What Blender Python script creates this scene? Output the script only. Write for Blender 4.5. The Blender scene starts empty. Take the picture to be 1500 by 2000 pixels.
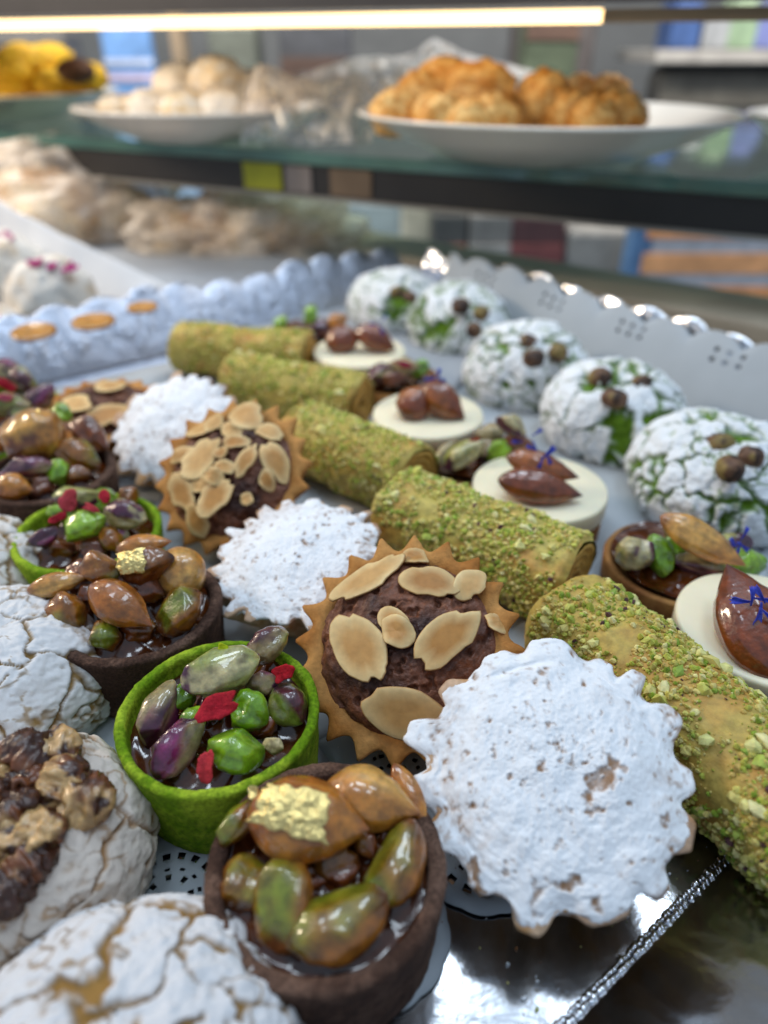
import bpy, math, random
import numpy as np
from mathutils import Matrix, Vector

# ------------------------------------------------------------------ camera, light, exposure
S = 0.01                                   # everything below is authored in centimetres
PITCH = math.radians(33.3)
FPX = 1387.0                               # focal length of the phone lens in photograph pixels (1500 x 2000)
CAM_H = 13.3                               # camera height above the tray, cm
sc = bpy.context.scene
col = sc.collection
cd = bpy.data.cameras.new('camera')
cam = bpy.data.objects.new('camera', cd); col.objects.link(cam)
cam.location = (0, 0, CAM_H * S)
cam.rotation_euler = (math.pi / 2 - PITCH, 0, 0)
cd.sensor_fit = 'VERTICAL'; cd.sensor_height = 36.0; cd.sensor_width = 27.0
cd.lens = FPX / 2000 * 36.0
cd.clip_start = 0.005; cd.clip_end = 30
cd.dof.use_dof = True; cd.dof.focus_distance = 0.148; cd.dof.aperture_fstop = 8.2
sc.camera = cam

w = bpy.data.worlds.new('World'); sc.world = w; w.use_nodes = True
bg = w.node_tree.nodes['Background']
bg.inputs['Color'].default_value = (0.62, 0.78, 1.0, 1); bg.inputs['Strength'].default_value = 0.53


def area_lamp(name, loc, target, sx, sy, watts, color):
    l = bpy.data.lights.new(name, 'AREA'); l.shape = 'RECTANGLE'; l.size = sx * S; l.size_y = sy * S
    l.energy = watts; l.color = color
    o = bpy.data.objects.new(name, l); col.objects.link(o)
    o.location = Vector(loc) * S
    o.rotation_euler = (Vector(target) - Vector(loc)).to_track_quat('-Z', 'Y').to_euler()
    o['kind'] = 'helper'
    return o


# shop ceiling panels (cool) over the case
for lx, ly, e in ((-42, 52, 2.5), (0, 62, 2.5), (42, 52, 2.5), (-22, 12, 1.9), (24, 10, 1.9)):
    area_lamp('ceiling_panel_lamp', (lx, ly, 110), (0, 18, 0), 26, 17, e * 0.72, (0.74, 0.87, 1.0))
# unseen fill lights added to brighten the goods behind the case
for lx in (-70, 60):
    area_lamp('shop_fill_light', (lx, 88, 95), (lx * 0.6, 190, 30), 60, 30, 24.0, (1.0, 0.93, 0.84))
area_lamp('heap_fill_light', (-70, 40, 42), (-18, 58, 2), 14, 14, 3.4, (1.0, 0.80, 0.58))  # warm fill added out of view to lift the film-wrapped heaps
sc.view_settings.view_transform = 'Standard'; sc.view_settings.look = 'None'
sc.view_settings.exposure = 0.0; sc.view_settings.gamma = 1.0
sc.view_settings.use_curve_mapping = False
sc.cycles.use_denoising = True
sc.cycles.max_bounces = 8; sc.cycles.transparent_max_bounces = 64
sc.cycles.sample_clamp_indirect = 6.0
sc.cycles.caustics_reflective = False; sc.cycles.caustics_refractive = False

# ------------------------------------------------------------------ measuring helpers
CP, SP = math.cos(PITCH), math.sin(PITCH)


def ray(px, py):
    x, y = (px - 750) / FPX, (1000 - py) / FPX
    return np.array((x, CP + y * SP, -SP + y * CP))


def at(px, py, z):                          # where the sight line to a measured point meets height z
    d = ray(px, py); t = (z - CAM_H) / d[2]
    return np.array((d[0] * t, d[1] * t, z)), t


def at_dist(px, py, dist):                  # the point of a sight line at a horizontal distance
    d = ray(px, py); t = dist / d[1]
    return np.array((d[0] * t, d[1] * t, CAM_H + d[2] * t)), t


def uvw(u, v, z=0.0):                       # tray axes: u across the rows, v along the rows
    return np.array((0.8 * u - 0.6 * v, 0.6 * u + 0.8 * v, z))


# ------------------------------------------------------------------ numpy noise
def _hash(ix, iy, iz, seed):
    with np.errstate(over='ignore'):
        h = (ix.astype(np.int64) * 374761393 + iy.astype(np.int64) * 668265263 + iz.astype(np.int64) * 2147483647 + seed * 974711) & 0xffffffff
        h = ((h ^ (h >> 13)) * 1274126177) & 0xffffffff
        h = ((h ^ (h >> 16)) * 2246822519) & 0xffffffff
        h = h ^ (h >> 13)
    return (h & 0xffffff) / float(0x7fffff) - 1.0


def vnoise(P, seed=0):
    i = np.floor(P); f = P - i; i = i.astype(np.int64)
    u = f * f * f * (f * (f * 6 - 15) + 10)
    r = 0
    for a in (0, 1):
        wa = u[:, 0] if a else 1 - u[:, 0]
        for b in (0, 1):
            wb = u[:, 1] if b else 1 - u[:, 1]
            for c in (0, 1):
                wc = u[:, 2] if c else 1 - u[:, 2]
                r = r + wa * wb * wc * _hash(i[:, 0] + a, i[:, 1] + b, i[:, 2] + c, seed)
    return r


ROT = np.array(((0.0, 0.8, 0.6), (-0.8, 0.36, -0.48), (-0.6, -0.48, 0.64)))


def fbm(P, scale, octv=4, seed=0, gain=0.5):
    Q = P * scale + seed * 7.31; a = 1.0; r = 0; n = 0
    for k in range(octv):
        r = r + a * vnoise(Q, seed + k * 17); n += a
        Q = Q @ ROT.T * 2.03; a *= gain
    return r / n


def sm(a, b, x):
    t = np.clip((x - a) / (b - a), 0, 1); return t * t * (3 - 2 * t)


def mixc(c0, c1, t):
    t = np.asarray(t)[:, None]; return np.asarray(c0) * (1 - t) + np.asarray(c1) * t


def lin(h):
    h = h.lstrip('#'); v = [int(h[i:i + 2], 16) / 255 for i in (0, 2, 4)]
    return np.array([x / 12.92 if x <= .04045 else ((x + .055) / 1.055) ** 2.4 for x in v])


# ------------------------------------------------------------------ mesh helpers
def gridf(nu, nv, wrap=False, off=0, flip=False):      # vertex (i, j) -> i * nv + j
    i, j = np.meshgrid(np.arange(nu - 1), np.arange(nv if wrap else nv - 1), indexing='ij')
    j2 = (j + 1) % nv
    F = np.stack((i * nv + j, i * nv + j2, (i + 1) * nv + j2, (i + 1) * nv + j), -1).reshape(-1, 4) + off
    return F[:, ::-1] if flip else F


def mesh_data(name, V, F, mat, C=None, smooth=True):
    V = np.asarray(V, float) * S
    me = bpy.data.meshes.new(name)
    Fs = F if isinstance(F, list) else [F]
    me.vertices.add(len(V)); me.vertices.foreach_set('co', V.ravel().astype(np.float32))
    idx = np.concatenate([np.asarray(f).ravel() for f in Fs]).astype(np.int32)
    sizes = np.concatenate([np.full(len(f), np.asarray(f).shape[1]) for f in Fs]).astype(np.int32)
    me.loops.add(len(idx)); me.loops.foreach_set('vertex_index', idx)
    me.polygons.add(len(sizes))
    st = np.concatenate(([0], np.cumsum(sizes)[:-1])).astype(np.int32)
    me.polygons.foreach_set('loop_start', st)
    me.polygons.foreach_set('use_smooth', np.full(len(sizes), smooth, bool))
    me.update(calc_edges=True); me.validate()
    if C is not None:
        C = np.asarray(C, float)
        if C.ndim == 1: C = np.tile(C, (len(V), 1))
        a = me.color_attributes.new('Col', 'FLOAT_COLOR', 'POINT')
        a.data.foreach_set('color', np.concatenate((np.clip(C, 0, 1), np.ones((len(V), 1))), 1).ravel().astype(np.float32))
    if mat: me.materials.append(mat)
    return me


def obj(name, V, F, mat, parent=None, C=None, smooth=True, kind=None):
    o = bpy.data.objects.new(name, mesh_data(name, V, F, mat, C, smooth)); col.objects.link(o)
    if parent is not None: o.parent = parent
    if kind: o['kind'] = kind
    return o


def inst(name, me, parent, M):                          # shared mesh, own place
    o = bpy.data.objects.new(name, me); col.objects.link(o); o.parent = parent; o.matrix_local = M
    return o


def thing(name, label, cat, loc, group=None, R=None):
    o = bpy.data.objects.new(name, None); col.objects.link(o)
    o.empty_display_size = 0.005
    M = Matrix.Translation(Vector([float(x) * S for x in loc]))
    if R is not None: M = M @ Matrix(R.tolist()).to_4x4()
    o.matrix_world = M
    o['label'] = label; o['category'] = cat
    if group: o['group'] = group
    return o


def tag(o, label, cat, group=None):
    o['label'] = label; o['category'] = cat
    if group: o['group'] = group
    return o


def frame(x, y):                                        # columns x, y, z from an axis and a rough second axis
    x = np.asarray(x, float); x = x / np.linalg.norm(x)
    z = np.cross(x, y); z = z / np.linalg.norm(z)
    return np.stack((x, np.cross(z, x), z), 1)


def rotz(a): return np.array(((math.cos(a), -math.sin(a), 0), (math.sin(a), math.cos(a), 0), (0, 0, 1.0)))
def rotx(a): return np.array(((1.0, 0, 0), (0, math.cos(a), -math.sin(a)), (0, math.sin(a), math.cos(a))))
def roty(a): return np.array(((math.cos(a), 0, math.sin(a)), (0, 1.0, 0), (-math.sin(a), 0, math.cos(a))))


def tilted(nx, ny):                                     # frame whose normal leans to (nx, ny)
    n = np.array((nx, ny, math.sqrt(max(0.05, 1 - nx * nx - ny * ny))))
    x = np.array((1.0, 0, 0)) - n * n[0]; x /= np.linalg.norm(x)
    return np.stack((x, np.cross(n, x), n), 1)


def boxm(x0, x1, y0, y1, z0, z1):
    V = np.array([(x, y, z) for x in (x0, x1) for y in (y0, y1) for z in (z0, z1)], float)
    F = np.array(((0, 1, 3, 2), (4, 6, 7, 5), (0, 4, 5, 1), (2, 3, 7, 6), (0, 2, 6, 4), (1, 5, 7, 3)))
    return V, F


def bevel_box(name, dims, mat, parent=None, C=None, bevel=0.15, loc=(0, 0, 0), rz=0.0):
    dx, dy, dz = dims
    V, F = boxm(-dx / 2, dx / 2, -dy / 2, dy / 2, 0, dz)
    o = obj(name, V, F, mat, parent, C, smooth=False)
    o.location = Vector([float(a) * S for a in loc]); o.rotation_euler.z = rz
    m = o.modifiers.new('bevel', 'BEVEL'); m.width = bevel * S; m.segments = 2
    return o


# ------------------------------------------------------------------ materials
def mat(name, base=None, rough=0.5, coat=0.0, metal=0.0, sss=0.0, var=(3.0, 0.15), bumps=(), spec=0.5, coat_rough=0.04,
        roughvar=None, emit=None, sheen=0.0, trans=0.0, ior=1.45):
    m = bpy.data.materials.new(name); m.use_nodes = True
    nt = m.node_tree; N = nt.nodes; L = nt.links
    b = N['Principled BSDF']
    tc = N.new('ShaderNodeTexCoord')
    if base is None:
        src = N.new('ShaderNodeVertexColor'); src.layer_name = 'Col'; out = src.outputs['Color']
    else:
        src = N.new('ShaderNodeRGB'); src.outputs[0].default_value = (*base, 1); out = src.outputs[0]
    nz = N.new('ShaderNodeTexNoise'); nz.inputs['Scale'].default_value = var[0] * 100; nz.inputs['Detail'].default_value = 5
    L.new(tc.outputs['Object'], nz.inputs['Vector'])
    mr = N.new('ShaderNodeMapRange'); mr.inputs['From Min'].default_value = 0.3; mr.inputs['From Max'].default_value = 0.7
    mr.inputs['To Min'].default_value = 1 - var[1]; mr.inputs['To Max'].default_value = 1 + var[1]
    L.new(nz.outputs['Fac'], mr.inputs['Value'])
    mx = N.new('ShaderNodeMix'); mx.data_type = 'RGBA'; mx.blend_type = 'MULTIPLY'; mx.inputs['Factor'].default_value = 1
    L.new(out, mx.inputs['A']); L.new(mr.outputs['Result'], mx.inputs['B'])
    L.new(mx.outputs['Result'], b.inputs['Base Color'])
    b.inputs['Roughness'].default_value = rough; b.inputs['Metallic'].default_value = metal
    b.inputs['Coat Weight'].default_value = coat; b.inputs['Coat Roughness'].default_value = coat_rough
    b.inputs['Specular IOR Level'].default_value = spec; b.inputs['IOR'].default_value = ior
    b.inputs['Transmission Weight'].default_value = trans
    if sheen: b.inputs['Sheen Weight'].default_value = sheen
    if sss:
        b.inputs['Subsurface Weight'].default_value = sss; b.inputs['Subsurface Radius'].default_value = (1.0, 0.55, 0.25)
        b.inputs['Subsurface Scale'].default_value = 0.0022
    if roughvar:
        m2 = N.new('ShaderNodeMapRange'); m2.inputs['From Min'].default_value = 0.35; m2.inputs['From Max'].default_value = 0.65
        m2.inputs['To Min'].default_value = roughvar[0]; m2.inputs['To Max'].default_value = roughvar[1]
        L.new(nz.outputs['Fac'], m2.inputs['Value']); L.new(m2.outputs['Result'], b.inputs['Roughness'])
    prev = None
    for sc_, st, dist in bumps:
        n2 = N.new('ShaderNodeTexNoise'); n2.inputs['Scale'].default_value = sc_ * 100; n2.inputs['Detail'].default_value = 4
        L.new(tc.outputs['Object'], n2.inputs['Vector'])
        bp = N.new('ShaderNodeBump'); bp.inputs['Strength'].default_value = st; bp.inputs['Distance'].default_value = dist * S
        L.new(n2.outputs['Fac'], bp.inputs['Height'])
        if prev: L.new(prev, bp.inputs['Normal'])
        prev = bp.outputs['Normal']
    if prev: L.new(prev, b.inputs['Normal'])
    if emit:
        b.inputs['Emission Color'].default_value = (*emit[0], 1); b.inputs['Emission Strength'].default_value = emit[1]
    return m


M_NUT = mat('glazed_nut', rough=0.32, coat=1.0, sss=0.4, var=(5, 0.38), bumps=((3.0, 0.5, 0.09), (9, 0.5, 0.035)), coat_rough=0.05)
M_WALNUT = mat('glazed_walnut', rough=0.42, coat=0.45, sss=0.15, var=(7, 0.3), bumps=((6, 0.6, 0.06), (16, 0.4, 0.02)), coat_rough=0.15)
M_DRYNUT = mat('roasted_nut', rough=0.6, var=(8, 0.25), bumps=((10, 0.5, 0.03),))
M_SUGAR = mat('icing_sugar', rough=0.95, var=(14, 0.04), bumps=((12, 0.18, 0.02), (40, 0.5, 0.010), (90, 0.5, 0.006)), spec=0.05)
M_BISC = mat('biscuit', rough=0.75, var=(9, 0.16), bumps=((18, 0.45, 0.03), (40, 0.4, 0.015)), spec=0.3)
M_GREEN = mat('green_pastry', rough=0.85, var=(13, 0.34), bumps=((14, 0.7, 0.05), (40, 0.7, 0.02)), spec=0.25)
M_CHOC = mat('cocoa_biscuit', rough=0.9, var=(18, 0.45), bumps=((16, 0.9, 0.06), (45, 0.9, 0.025)), spec=0.3)
M_CAKE = mat('chocolate_cake', rough=0.5, var=(9, 0.35), bumps=((14, 0.6, 0.05), (40, 0.5, 0.015)), spec=0.5, roughvar=(0.75, 0.3))
M_SLICE = mat('almond_slice', rough=0.5, var=(5, 0.10), bumps=((8, 0.2, 0.02), (40, 0.15, 0.006)), sss=0.12, spec=0.4)
M_CARA = mat('caramel', base=tuple(lin('#4f260c')), rough=0.14, coat=0.7, var=(3, 0.5), bumps=((2.0, 0.15, 0.10),))
M_ROLL = mat('phyllo', rough=0.55, var=(6, 0.22), bumps=((7, 0.4, 0.05), (26, 0.5, 0.02)), sss=0.1)
M_CRUMB = mat('pistachio_crumb', rough=0.65, var=(10, 0.2), bumps=((25, 0.5, 0.02),), sss=0.1)
M_FLAKE = mat('dried_petal', rough=0.75, var=(14, 0.25), bumps=((22, 0.7, 0.03),), spec=0.3)
M_WCHOC = mat('white_chocolate', base=tuple(lin('#efe6c8')), rough=0.38, var=(1.5, 0.03), bumps=((3, 0.08, 0.03),), sss=0.2)
M_GOLD = mat('gold_leaf', base=(0.86, 0.66, 0.26), rough=0.28, metal=1.0, var=(9, 0.12), bumps=((7, 0.9, 0.07), (20, 0.7, 0.03)))
M_FOIL = mat('silver_foil', base=(0.66, 0.67, 0.70), rough=0.17, metal=1.0, var=(0.8, 0.08), bumps=((1.2, 0.12, 0.08), (7, 0.14, 0.025)))
M_FOILC = mat('embossed_foil', base=(0.44, 0.48, 0.57), rough=0.28, metal=1.0, var=(2, 0.1), bumps=((6, 0.9, 0.08), (16, 0.7, 0.03)))
M_PAPER = mat('doily_paper', base=(0.40, 0.435, 0.465), rough=0.85, var=(0.6, 0.04), bumps=((14, 0.12, 0.02),), spec=0.2)
M_SHEET = mat('parchment', base=(0.66, 0.68, 0.71), rough=0.8, var=(0.4, 0.04), bumps=((3, 0.1, 0.05),), spec=0.2)
M_PORC = mat('glazed_plate', base=(0.84, 0.78, 0.69), rough=0.25, coat=0.4, var=(0.3, 0.05))
M_RAIL = mat('dark_rail', rough=0.45, var=(0.5, 0.1))
M_PLAIN = mat('painted_surface', rough=0.55, var=(0.2, 0.12))
M_PACK = mat('printed_pack', rough=0.5, var=(0.35, 0.25))
M_LED = mat('led_tube', base=(1, 0.95, 0.8), rough=0.4, var=(0.1, 0.0), emit=((1.0, 0.68, 0.30), 3.2))
M_JELLY = mat('clear_jelly', base=(0.75, 0.60, 0.35), rough=0.04, var=(2, 0.1), trans=0.85, ior=1.38, bumps=((3, 0.3, 0.06),))


def glass_mat(name, color, thin):
    m = bpy.data.materials.new(name); m.use_nodes = True
    nt = m.node_tree; N = nt.nodes; L = nt.links
    for n in list(N): N.remove(n)
    out = N.new('ShaderNodeOutputMaterial'); tr = N.new('ShaderNodeBsdfTransparent'); gl = N.new('ShaderNodeBsdfGlossy')
    df = N.new('ShaderNodeBsdfDiffuse'); m1 = N.new('ShaderNodeMixShader'); m2 = N.new('ShaderNodeMixShader')
    lw = N.new('ShaderNodeLayerWeight'); pw = N.new('ShaderNodeMath'); pw.operation = 'POWER'; pw.inputs[1].default_value = 3.0
    fr = N.new('ShaderNodeMath'); fr.operation = 'MULTIPLY_ADD'; fr.inputs[1].default_value = 0.45; fr.inputs[2].default_value = 0.05
    L.new(lw.outputs['Facing'], pw.inputs[0]); L.new(pw.outputs[0], fr.inputs[0])
    tr.inputs['Color'].default_value = (*color, 1); gl.inputs['Roughness'].default_value = thin[0]
    df.inputs['Color'].default_value = (*thin[2], 1)
    tc = N.new('ShaderNodeTexCoord'); nz = N.new('ShaderNodeTexNoise'); nz.inputs['Scale'].default_value = 60; nz.inputs['Detail'].default_value = 6
    mr = N.new('ShaderNodeMapRange'); mr.inputs['From Min'].default_value = 0.42; mr.inputs['From Max'].default_value = 0.62
    mr.inputs['To Min'].default_value = thin[1][0]; mr.inputs['To Max'].default_value = thin[1][1]
    L.new(tc.outputs['Object'], nz.inputs['Vector']); L.new(nz.outputs['Fac'], mr.inputs['Value'])
    tl = N.new('ShaderNodeBsdfTranslucent'); tl.inputs['Color'].default_value = (*thin[2], 1); m3 = N.new('ShaderNodeMixShader'); m3.inputs['Fac'].default_value = 0.55
    L.new(df.outputs[0], m3.inputs[1]); L.new(tl.outputs[0], m3.inputs[2])
    L.new(mr.outputs['Result'], m1.inputs['Fac']); L.new(tr.outputs[0], m1.inputs[1]); L.new(m3.outputs[0], m1.inputs[2])
    L.new(fr.outputs[0], m2.inputs['Fac']); L.new(m1.outputs[0], m2.inputs[1]); L.new(gl.outputs[0], m2.inputs[2])
    L.new(m2.outputs[0], out.inputs['Surface'])
    return m


M_GLASS = glass_mat('shelf_glass', (0.80, 0.93, 0.88), (0.02, (0.0, 0.04), (0.5, 0.6, 0.55)))
M_GEDGE = mat('glass_edge', base=(0.08, 0.17, 0.14), rough=0.1, coat=0.6, var=(0.3, 0.2))
M_WRAP = glass_mat('plastic_wrap', (0.98, 0.96, 0.94), (0.24, (0.15, 0.85), (0.96, 0.90, 0.85)))

M_FILM = glass_mat('cling_film', (0.98, 0.95, 0.92), (0.40, (0.40, 0.92), (0.97, 0.90, 0.80)))

# ------------------------------------------------------------------ the setting: counter, case sill, shelf, shop behind
CT = [(-160, 173), (150, -59), (60, -80), (-160, -80)]          # counter ends along the case sill
V = np.array([(x, y, z) for z in (-3.0, -0.5) for x, y in CT], float)
obj('counter_top', V, [np.array(((0, 3, 2, 1), (4, 5, 6, 7))), np.array([(k, (k + 1) % 4, 4 + (k + 1) % 4, 4 + k) for k in range(4)])], M_PLAIN, C=lin('#8d8a86'), smooth=False, kind='structure')
RA, RB = np.array((-31.03, 63.87)), np.array((19.78, 38.98))
RD = (RB - RA) / np.linalg.norm(RB - RA); RN = np.array((-RD[1], RD[0])); RN = RN if RN[1] > 0 else -RN


def along(name, s0, s1, n0, n1, z0, z1, m, C=None, parent=None, base=None):   # a bar parallel to the shelf edge
    b = RA if base is None else base
    P = []
    for s in (s0, s1):
        for n in (n0, n1):
            for z in (z0, z1):
                q = b + RD * s + RN * n; P.append((q[0], q[1], z))
    F = np.array(((0, 1, 3, 2), (4, 6, 7, 5), (0, 4, 5, 1), (2, 3, 7, 6), (0, 2, 6, 4), (1, 5, 7, 3)))
    return obj(name, np.array(P), F, m, parent, C, smooth=False)


shelf = thing('glass_shelf', 'green-edged glass shelf with a dark front rail carrying the plates', 'shelf', (0, 0, 0))
along('rail', -60, 110, -0.6, 0.6, 5.1, 6.85, M_RAIL, lin('#2b2826'), shelf)
along('rail_lip', -60, 110, -0.75, 0.9, 4.86, 5.08, M_RAIL, lin('#8a857c'), shelf)
along('glass_pane', -60, 110, -0.55, 34, 6.95, 7.65, M_GLASS, None, shelf)
along('glass_front_edge', -60, 110, -0.80, -0.56, 6.95, 7.65, M_GEDGE, None, shelf)


def rail_s(px, py):                        # distance along the shelf edge of a sight line
    d = ray(px, py); A = np.array(((d[0], -RD[0]), (d[1], -RD[1])))
    return np.linalg.solve(A, RA)[1]


for a, b, h, lab in ((488, 560, '#a3a022', 'yellow-green price tag stuck on the dark shelf rail'), (568, 618, '#807670', 'grey price tag beside the yellow-green tag on the rail'),
                     (655, 735, '#6b5844', 'brown price tag on the dark shelf rail')):
    t = along('price_tag', rail_s(a, 340), rail_s(b, 340), -0.72, -0.61, 5.2, 6.8, M_PACK, lin(h))
    tag(t, lab, 'tag')
led = thing('led_strip_light', 'warm white glowing strip lamp under the dark upper shelf', 'lamp', (0, 0, 0))
s_end = rail_s(1180, 12)
along('lamp_tube', -40, s_end, -0.35, 0.35, 14.25, 14.82, M_LED, None, led)
along('lamp_holder', s_end + 0.05, 110, -0.35, 0.35, 14.25, 14.82, M_RAIL, lin('#8a7558'), led)
up = thing('upper_shelf', 'dark grey upper shelf above the strip lamp', 'shelf', (0, 0, 0))
along('shelf_board', -60, 110, -1.0, 9, 15.4, 16.8, M_RAIL, lin('#3c3a38'), up)
along('front_trim', -60, 110, -1.3, -1.02, 15.0, 17.2, M_RAIL, lin('#4a4644'), up)

SA = np.array((2.27, 51.8)); SD = np.array((0.80, -0.60))
P = []
for s in (-8, 60):
    for n in (-0.9, 4.6):
        for z in (-0.49, 0.9):
            q = SA + SD * s + np.array((0.6, 0.8)) * n; P.append((q[0], q[1], z))
sill = obj('case_sill', np.array(P), np.array(((0, 1, 3, 2), (4, 6, 7, 5), (0, 4, 5, 1), (2, 3, 7, 6), (0, 2, 6, 4), (1, 5, 7, 3))), M_PLAIN, C=lin('#a89f8e'), smooth=False)
sill['kind'] = 'structure'
mm = sill.modifiers.new('bevel', 'BEVEL'); mm.width = 0.3 * S; mm.segments = 3
V, F = boxm(-260, 260, 232, 236, -60, 160)
obj('back_wall', V, F, M_PLAIN, C=lin('#585b5d'), smooth=False, kind='structure')
V, F = boxm(-260, 260, 86, 231.9, -34, -30)
obj('back_counter', V, F, M_PLAIN, C=lin('#86847e'), smooth=False, kind='structure')

BACK_Z = -29.9


def pack(name, label, cat, x0, y0, x1, y1, dist, hexc, depth=8, cap=None, stripes=None, stand=True):   # a packet standing behind the case
    a, t = at_dist(x0, y0, dist); b, _ = at_dist(x1, y1, dist)
    wd, h0 = b[0] - a[0], a[2] - b[2]
    lift = b[2] - BACK_Z if stand else 0.0          # standing on the back counter
    ht = h0 + lift
    t = thing(name, label, cat, ((a[0] + b[0]) / 2, dist + depth / 2, b[2] - lift))
    bevel_box('body', (wd, depth, ht), M_PACK, t, lin(hexc), bevel=min(wd, ht) * 0.06)
    if cap: bevel_box('lid', (wd * 0.7, depth * 0.7, h0 * 0.18), M_PACK, t, lin(cap), loc=(0, 0, ht + 0.02))
    for k, (f0, f1, hc) in enumerate(stripes or ()):
        bevel_box('printed_band', (wd * 0.97, 0.3, h0 * (f1 - f0)), M_PACK, t, lin(hc), bevel=0.05, loc=(0, -depth / 2 - 0.17, lift + h0 * f0))
    return t


pack('shop_poster', 'pale blue printed poster behind the plates', 'poster', 188, 40, 332, 330, 150, '#5f86b8', 2, stripes=((0.02, 0.5, '#8fa3b8'), (0.62, 0.66, '#b7a9c0'), (0.72, 0.76, '#a8b4cc')))
pack('grey_carton', 'grey carton behind the yellow pastries', 'carton', -20, 62, 178, 330, 140, '#5d5b59', stripes=((0.7, 0.9, '#6c6a66'),))
pack('timber_post', 'light brown upright post behind the coconut biscuits', 'post', 347, 20, 386, 470, 120, '#8d7c67', 4)
pack('display_box', 'grey-green display box beside the brown post', 'box', 402, 50, 520, 330, 150, '#5d625a', stripes=((0.4, 0.62, '#86877c'),))
pack('display_box', 'dark box with a red band behind the plastic wrap', 'box', 540, 30, 690, 330, 150, '#45474c', stripes=((0.6, 0.75, '#4a3a33'),))
pack('display_box', 'slate box behind the sesame balls', 'box', 1010, 20, 1130, 330, 160, '#4c4746')
pack('green_carton', 'green carton behind the sesame balls', 'carton', 1030, 30, 1100, 330, 140, '#4c5644', stripes=((0.85, 0.99, '#5a463c'),))
pack('shop_bottle', 'blue bottle on the far shelf', 'bottle', 1322, 5, 1362, 96, 150, '#37507f', cap='#4a6aa8', stand=False)
pack('shop_bottle', 'white bottle on the far shelf beside the blue one', 'bottle', 1382, 30, 1418, 96, 150, '#8c8f92', cap='#c0c0c0', stand=False)
pack('shop_bottle', 'pale green bottle on the far shelf', 'bottle', 1436, 10, 1474, 96, 150, '#7f957a', cap='#97a58d', stand=False)
pack('shop_bottle', 'lavender bottle on the far shelf', 'bottle', 1484, 20, 1530, 96, 150, '#6d76a8', cap='#8088b8', stand=False)
pack('far_shelf', 'grey far shelf carrying the bottles', 'shelf', 1285, 98, 1620, 122, 146, '#a09d98', 26, stand=False)
pack('dark_cabinet', 'dark cabinet below the far shelf of bottles', 'cabinet', 1290, 126, 1640, 330, 150, '#454544', stripes=((0.2, 0.4, '#55554a'), (0.62, 0.9, '#5a5750')))
pack('mint_panel', 'grey-blue panel seen under the glass shelf', 'panel', 455, 385, 790, 560, 120, '#7c8b90', 3)
pack('blue_carton', 'pale blue carton seen under the glass shelf', 'carton', 330, 350, 405, 520, 110, '#7189a6', stripes=((0.6, 0.9, '#8fa7bf'),))
pack('cream_post', 'cream upright post under the glass shelf', 'post', 785, 385, 838, 560, 100, '#bdb7a2', 4)
for x0, x1, h1, h2, lb in ((845, 905, '#474744', '#8a5a48', 'dark jar with a brown band beside the cream post'), (918, 990, '#6c6a66', '#8a8884', 'grey jar between two dark jars'),
                           (1000, 1092, '#4b2f2f', '#6e3c3a', 'dark red jar under the glass shelf')):
    pack('preserve_jar', lb, 'jar', x0, 420, x1, 560, 95, h1, cap='#34302e', stripes=((0.15, 0.6, h2),))
pack('grey_tub', 'grey tub beside the striped packet', 'tub', 1110, 450, 1255, 600, 95, '#84817c')
pack('striped_packet', 'orange and white striped packet behind the case sill', 'packet', 1262, 440, 1520, 640, 90, '#b9b9bd',
     stripes=((0.22, 0.42, '#d9935e'), (0.55, 0.74, '#dd9c68'), (0.88, 0.99, '#d9935e')))
pack('blue_marker', 'thin blue strip beside the striped packet', 'strip', 1240, 440, 1260, 600, 90, '#56779c', 3)


# ------------------------------------------------------------------ plates on the shelf
def plate(label, cx, cy, R, zb, h=2.4):
    t = thing('serving_plate', label, 'plate', (cx, cy, zb))
    prof = [(0.02, 0.0), (R * 0.47, 0.0), (R * 0.54, 0.05), (R * 0.82, h * 0.55), (R * 0.97, h * 0.95), (R, h), (R * 0.985, h + 0.12), (R * 0.95, h + 0.05),
            (R * 0.78, h * 0.6), (R * 0.5, 0.5), (0.02, 0.42)]
    n = 72; th = np.linspace(0, 2 * math.pi, n, endpoint=False)
    V = np.array([(r * math.cos(a), r * math.sin(a), z) for r, z in prof for a in th])
    obj('dish', V, gridf(len(prof), n, True), M_PORC, t)
    return t


def lumps(nu, nv, seed, amp, sc_):          # unit pebble
    ph = np.linspace(0.02, math.pi - 0.02, nu); th = np.linspace(0, 2 * math.pi, nv, endpoint=False)
    A, B = np.meshgrid(ph, th, indexing='ij')
    V = np.stack((np.sin(A) * np.cos(B), np.sin(A) * np.sin(B), np.cos(A)), -1).reshape(-1, 3)
    d = 1 + amp * fbm(V, sc_, 4, seed)
    return V * d[:, None], gridf(nu, nv, True)


ZS = 7.66
pl_r, _ = at(1065, 210, 9.9); pl_m, _ = at(400, 205, 9.9); pl_l, _ = at(-20, 178, 9.9)
PLR = (9.7, 49.0); PLM = (-13.0, 58.8); PLL = (-37.0, 76.0); PLX = (29.4, 46.5)
plate('wide cream plate carrying the sesame-coated balls', *PLR, 11.4, ZS, 2.3)
plate('cream plate carrying white coconut biscuits', *PLM, 9.1, ZS, 2.0)
plate('cream plate carrying bright yellow pastries', *PLL, 12.0, ZS, 2.1)
plate('cream plate at the end of the shelf beyond the sesame balls', *PLX, 8.0, ZS, 2.2)


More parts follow.
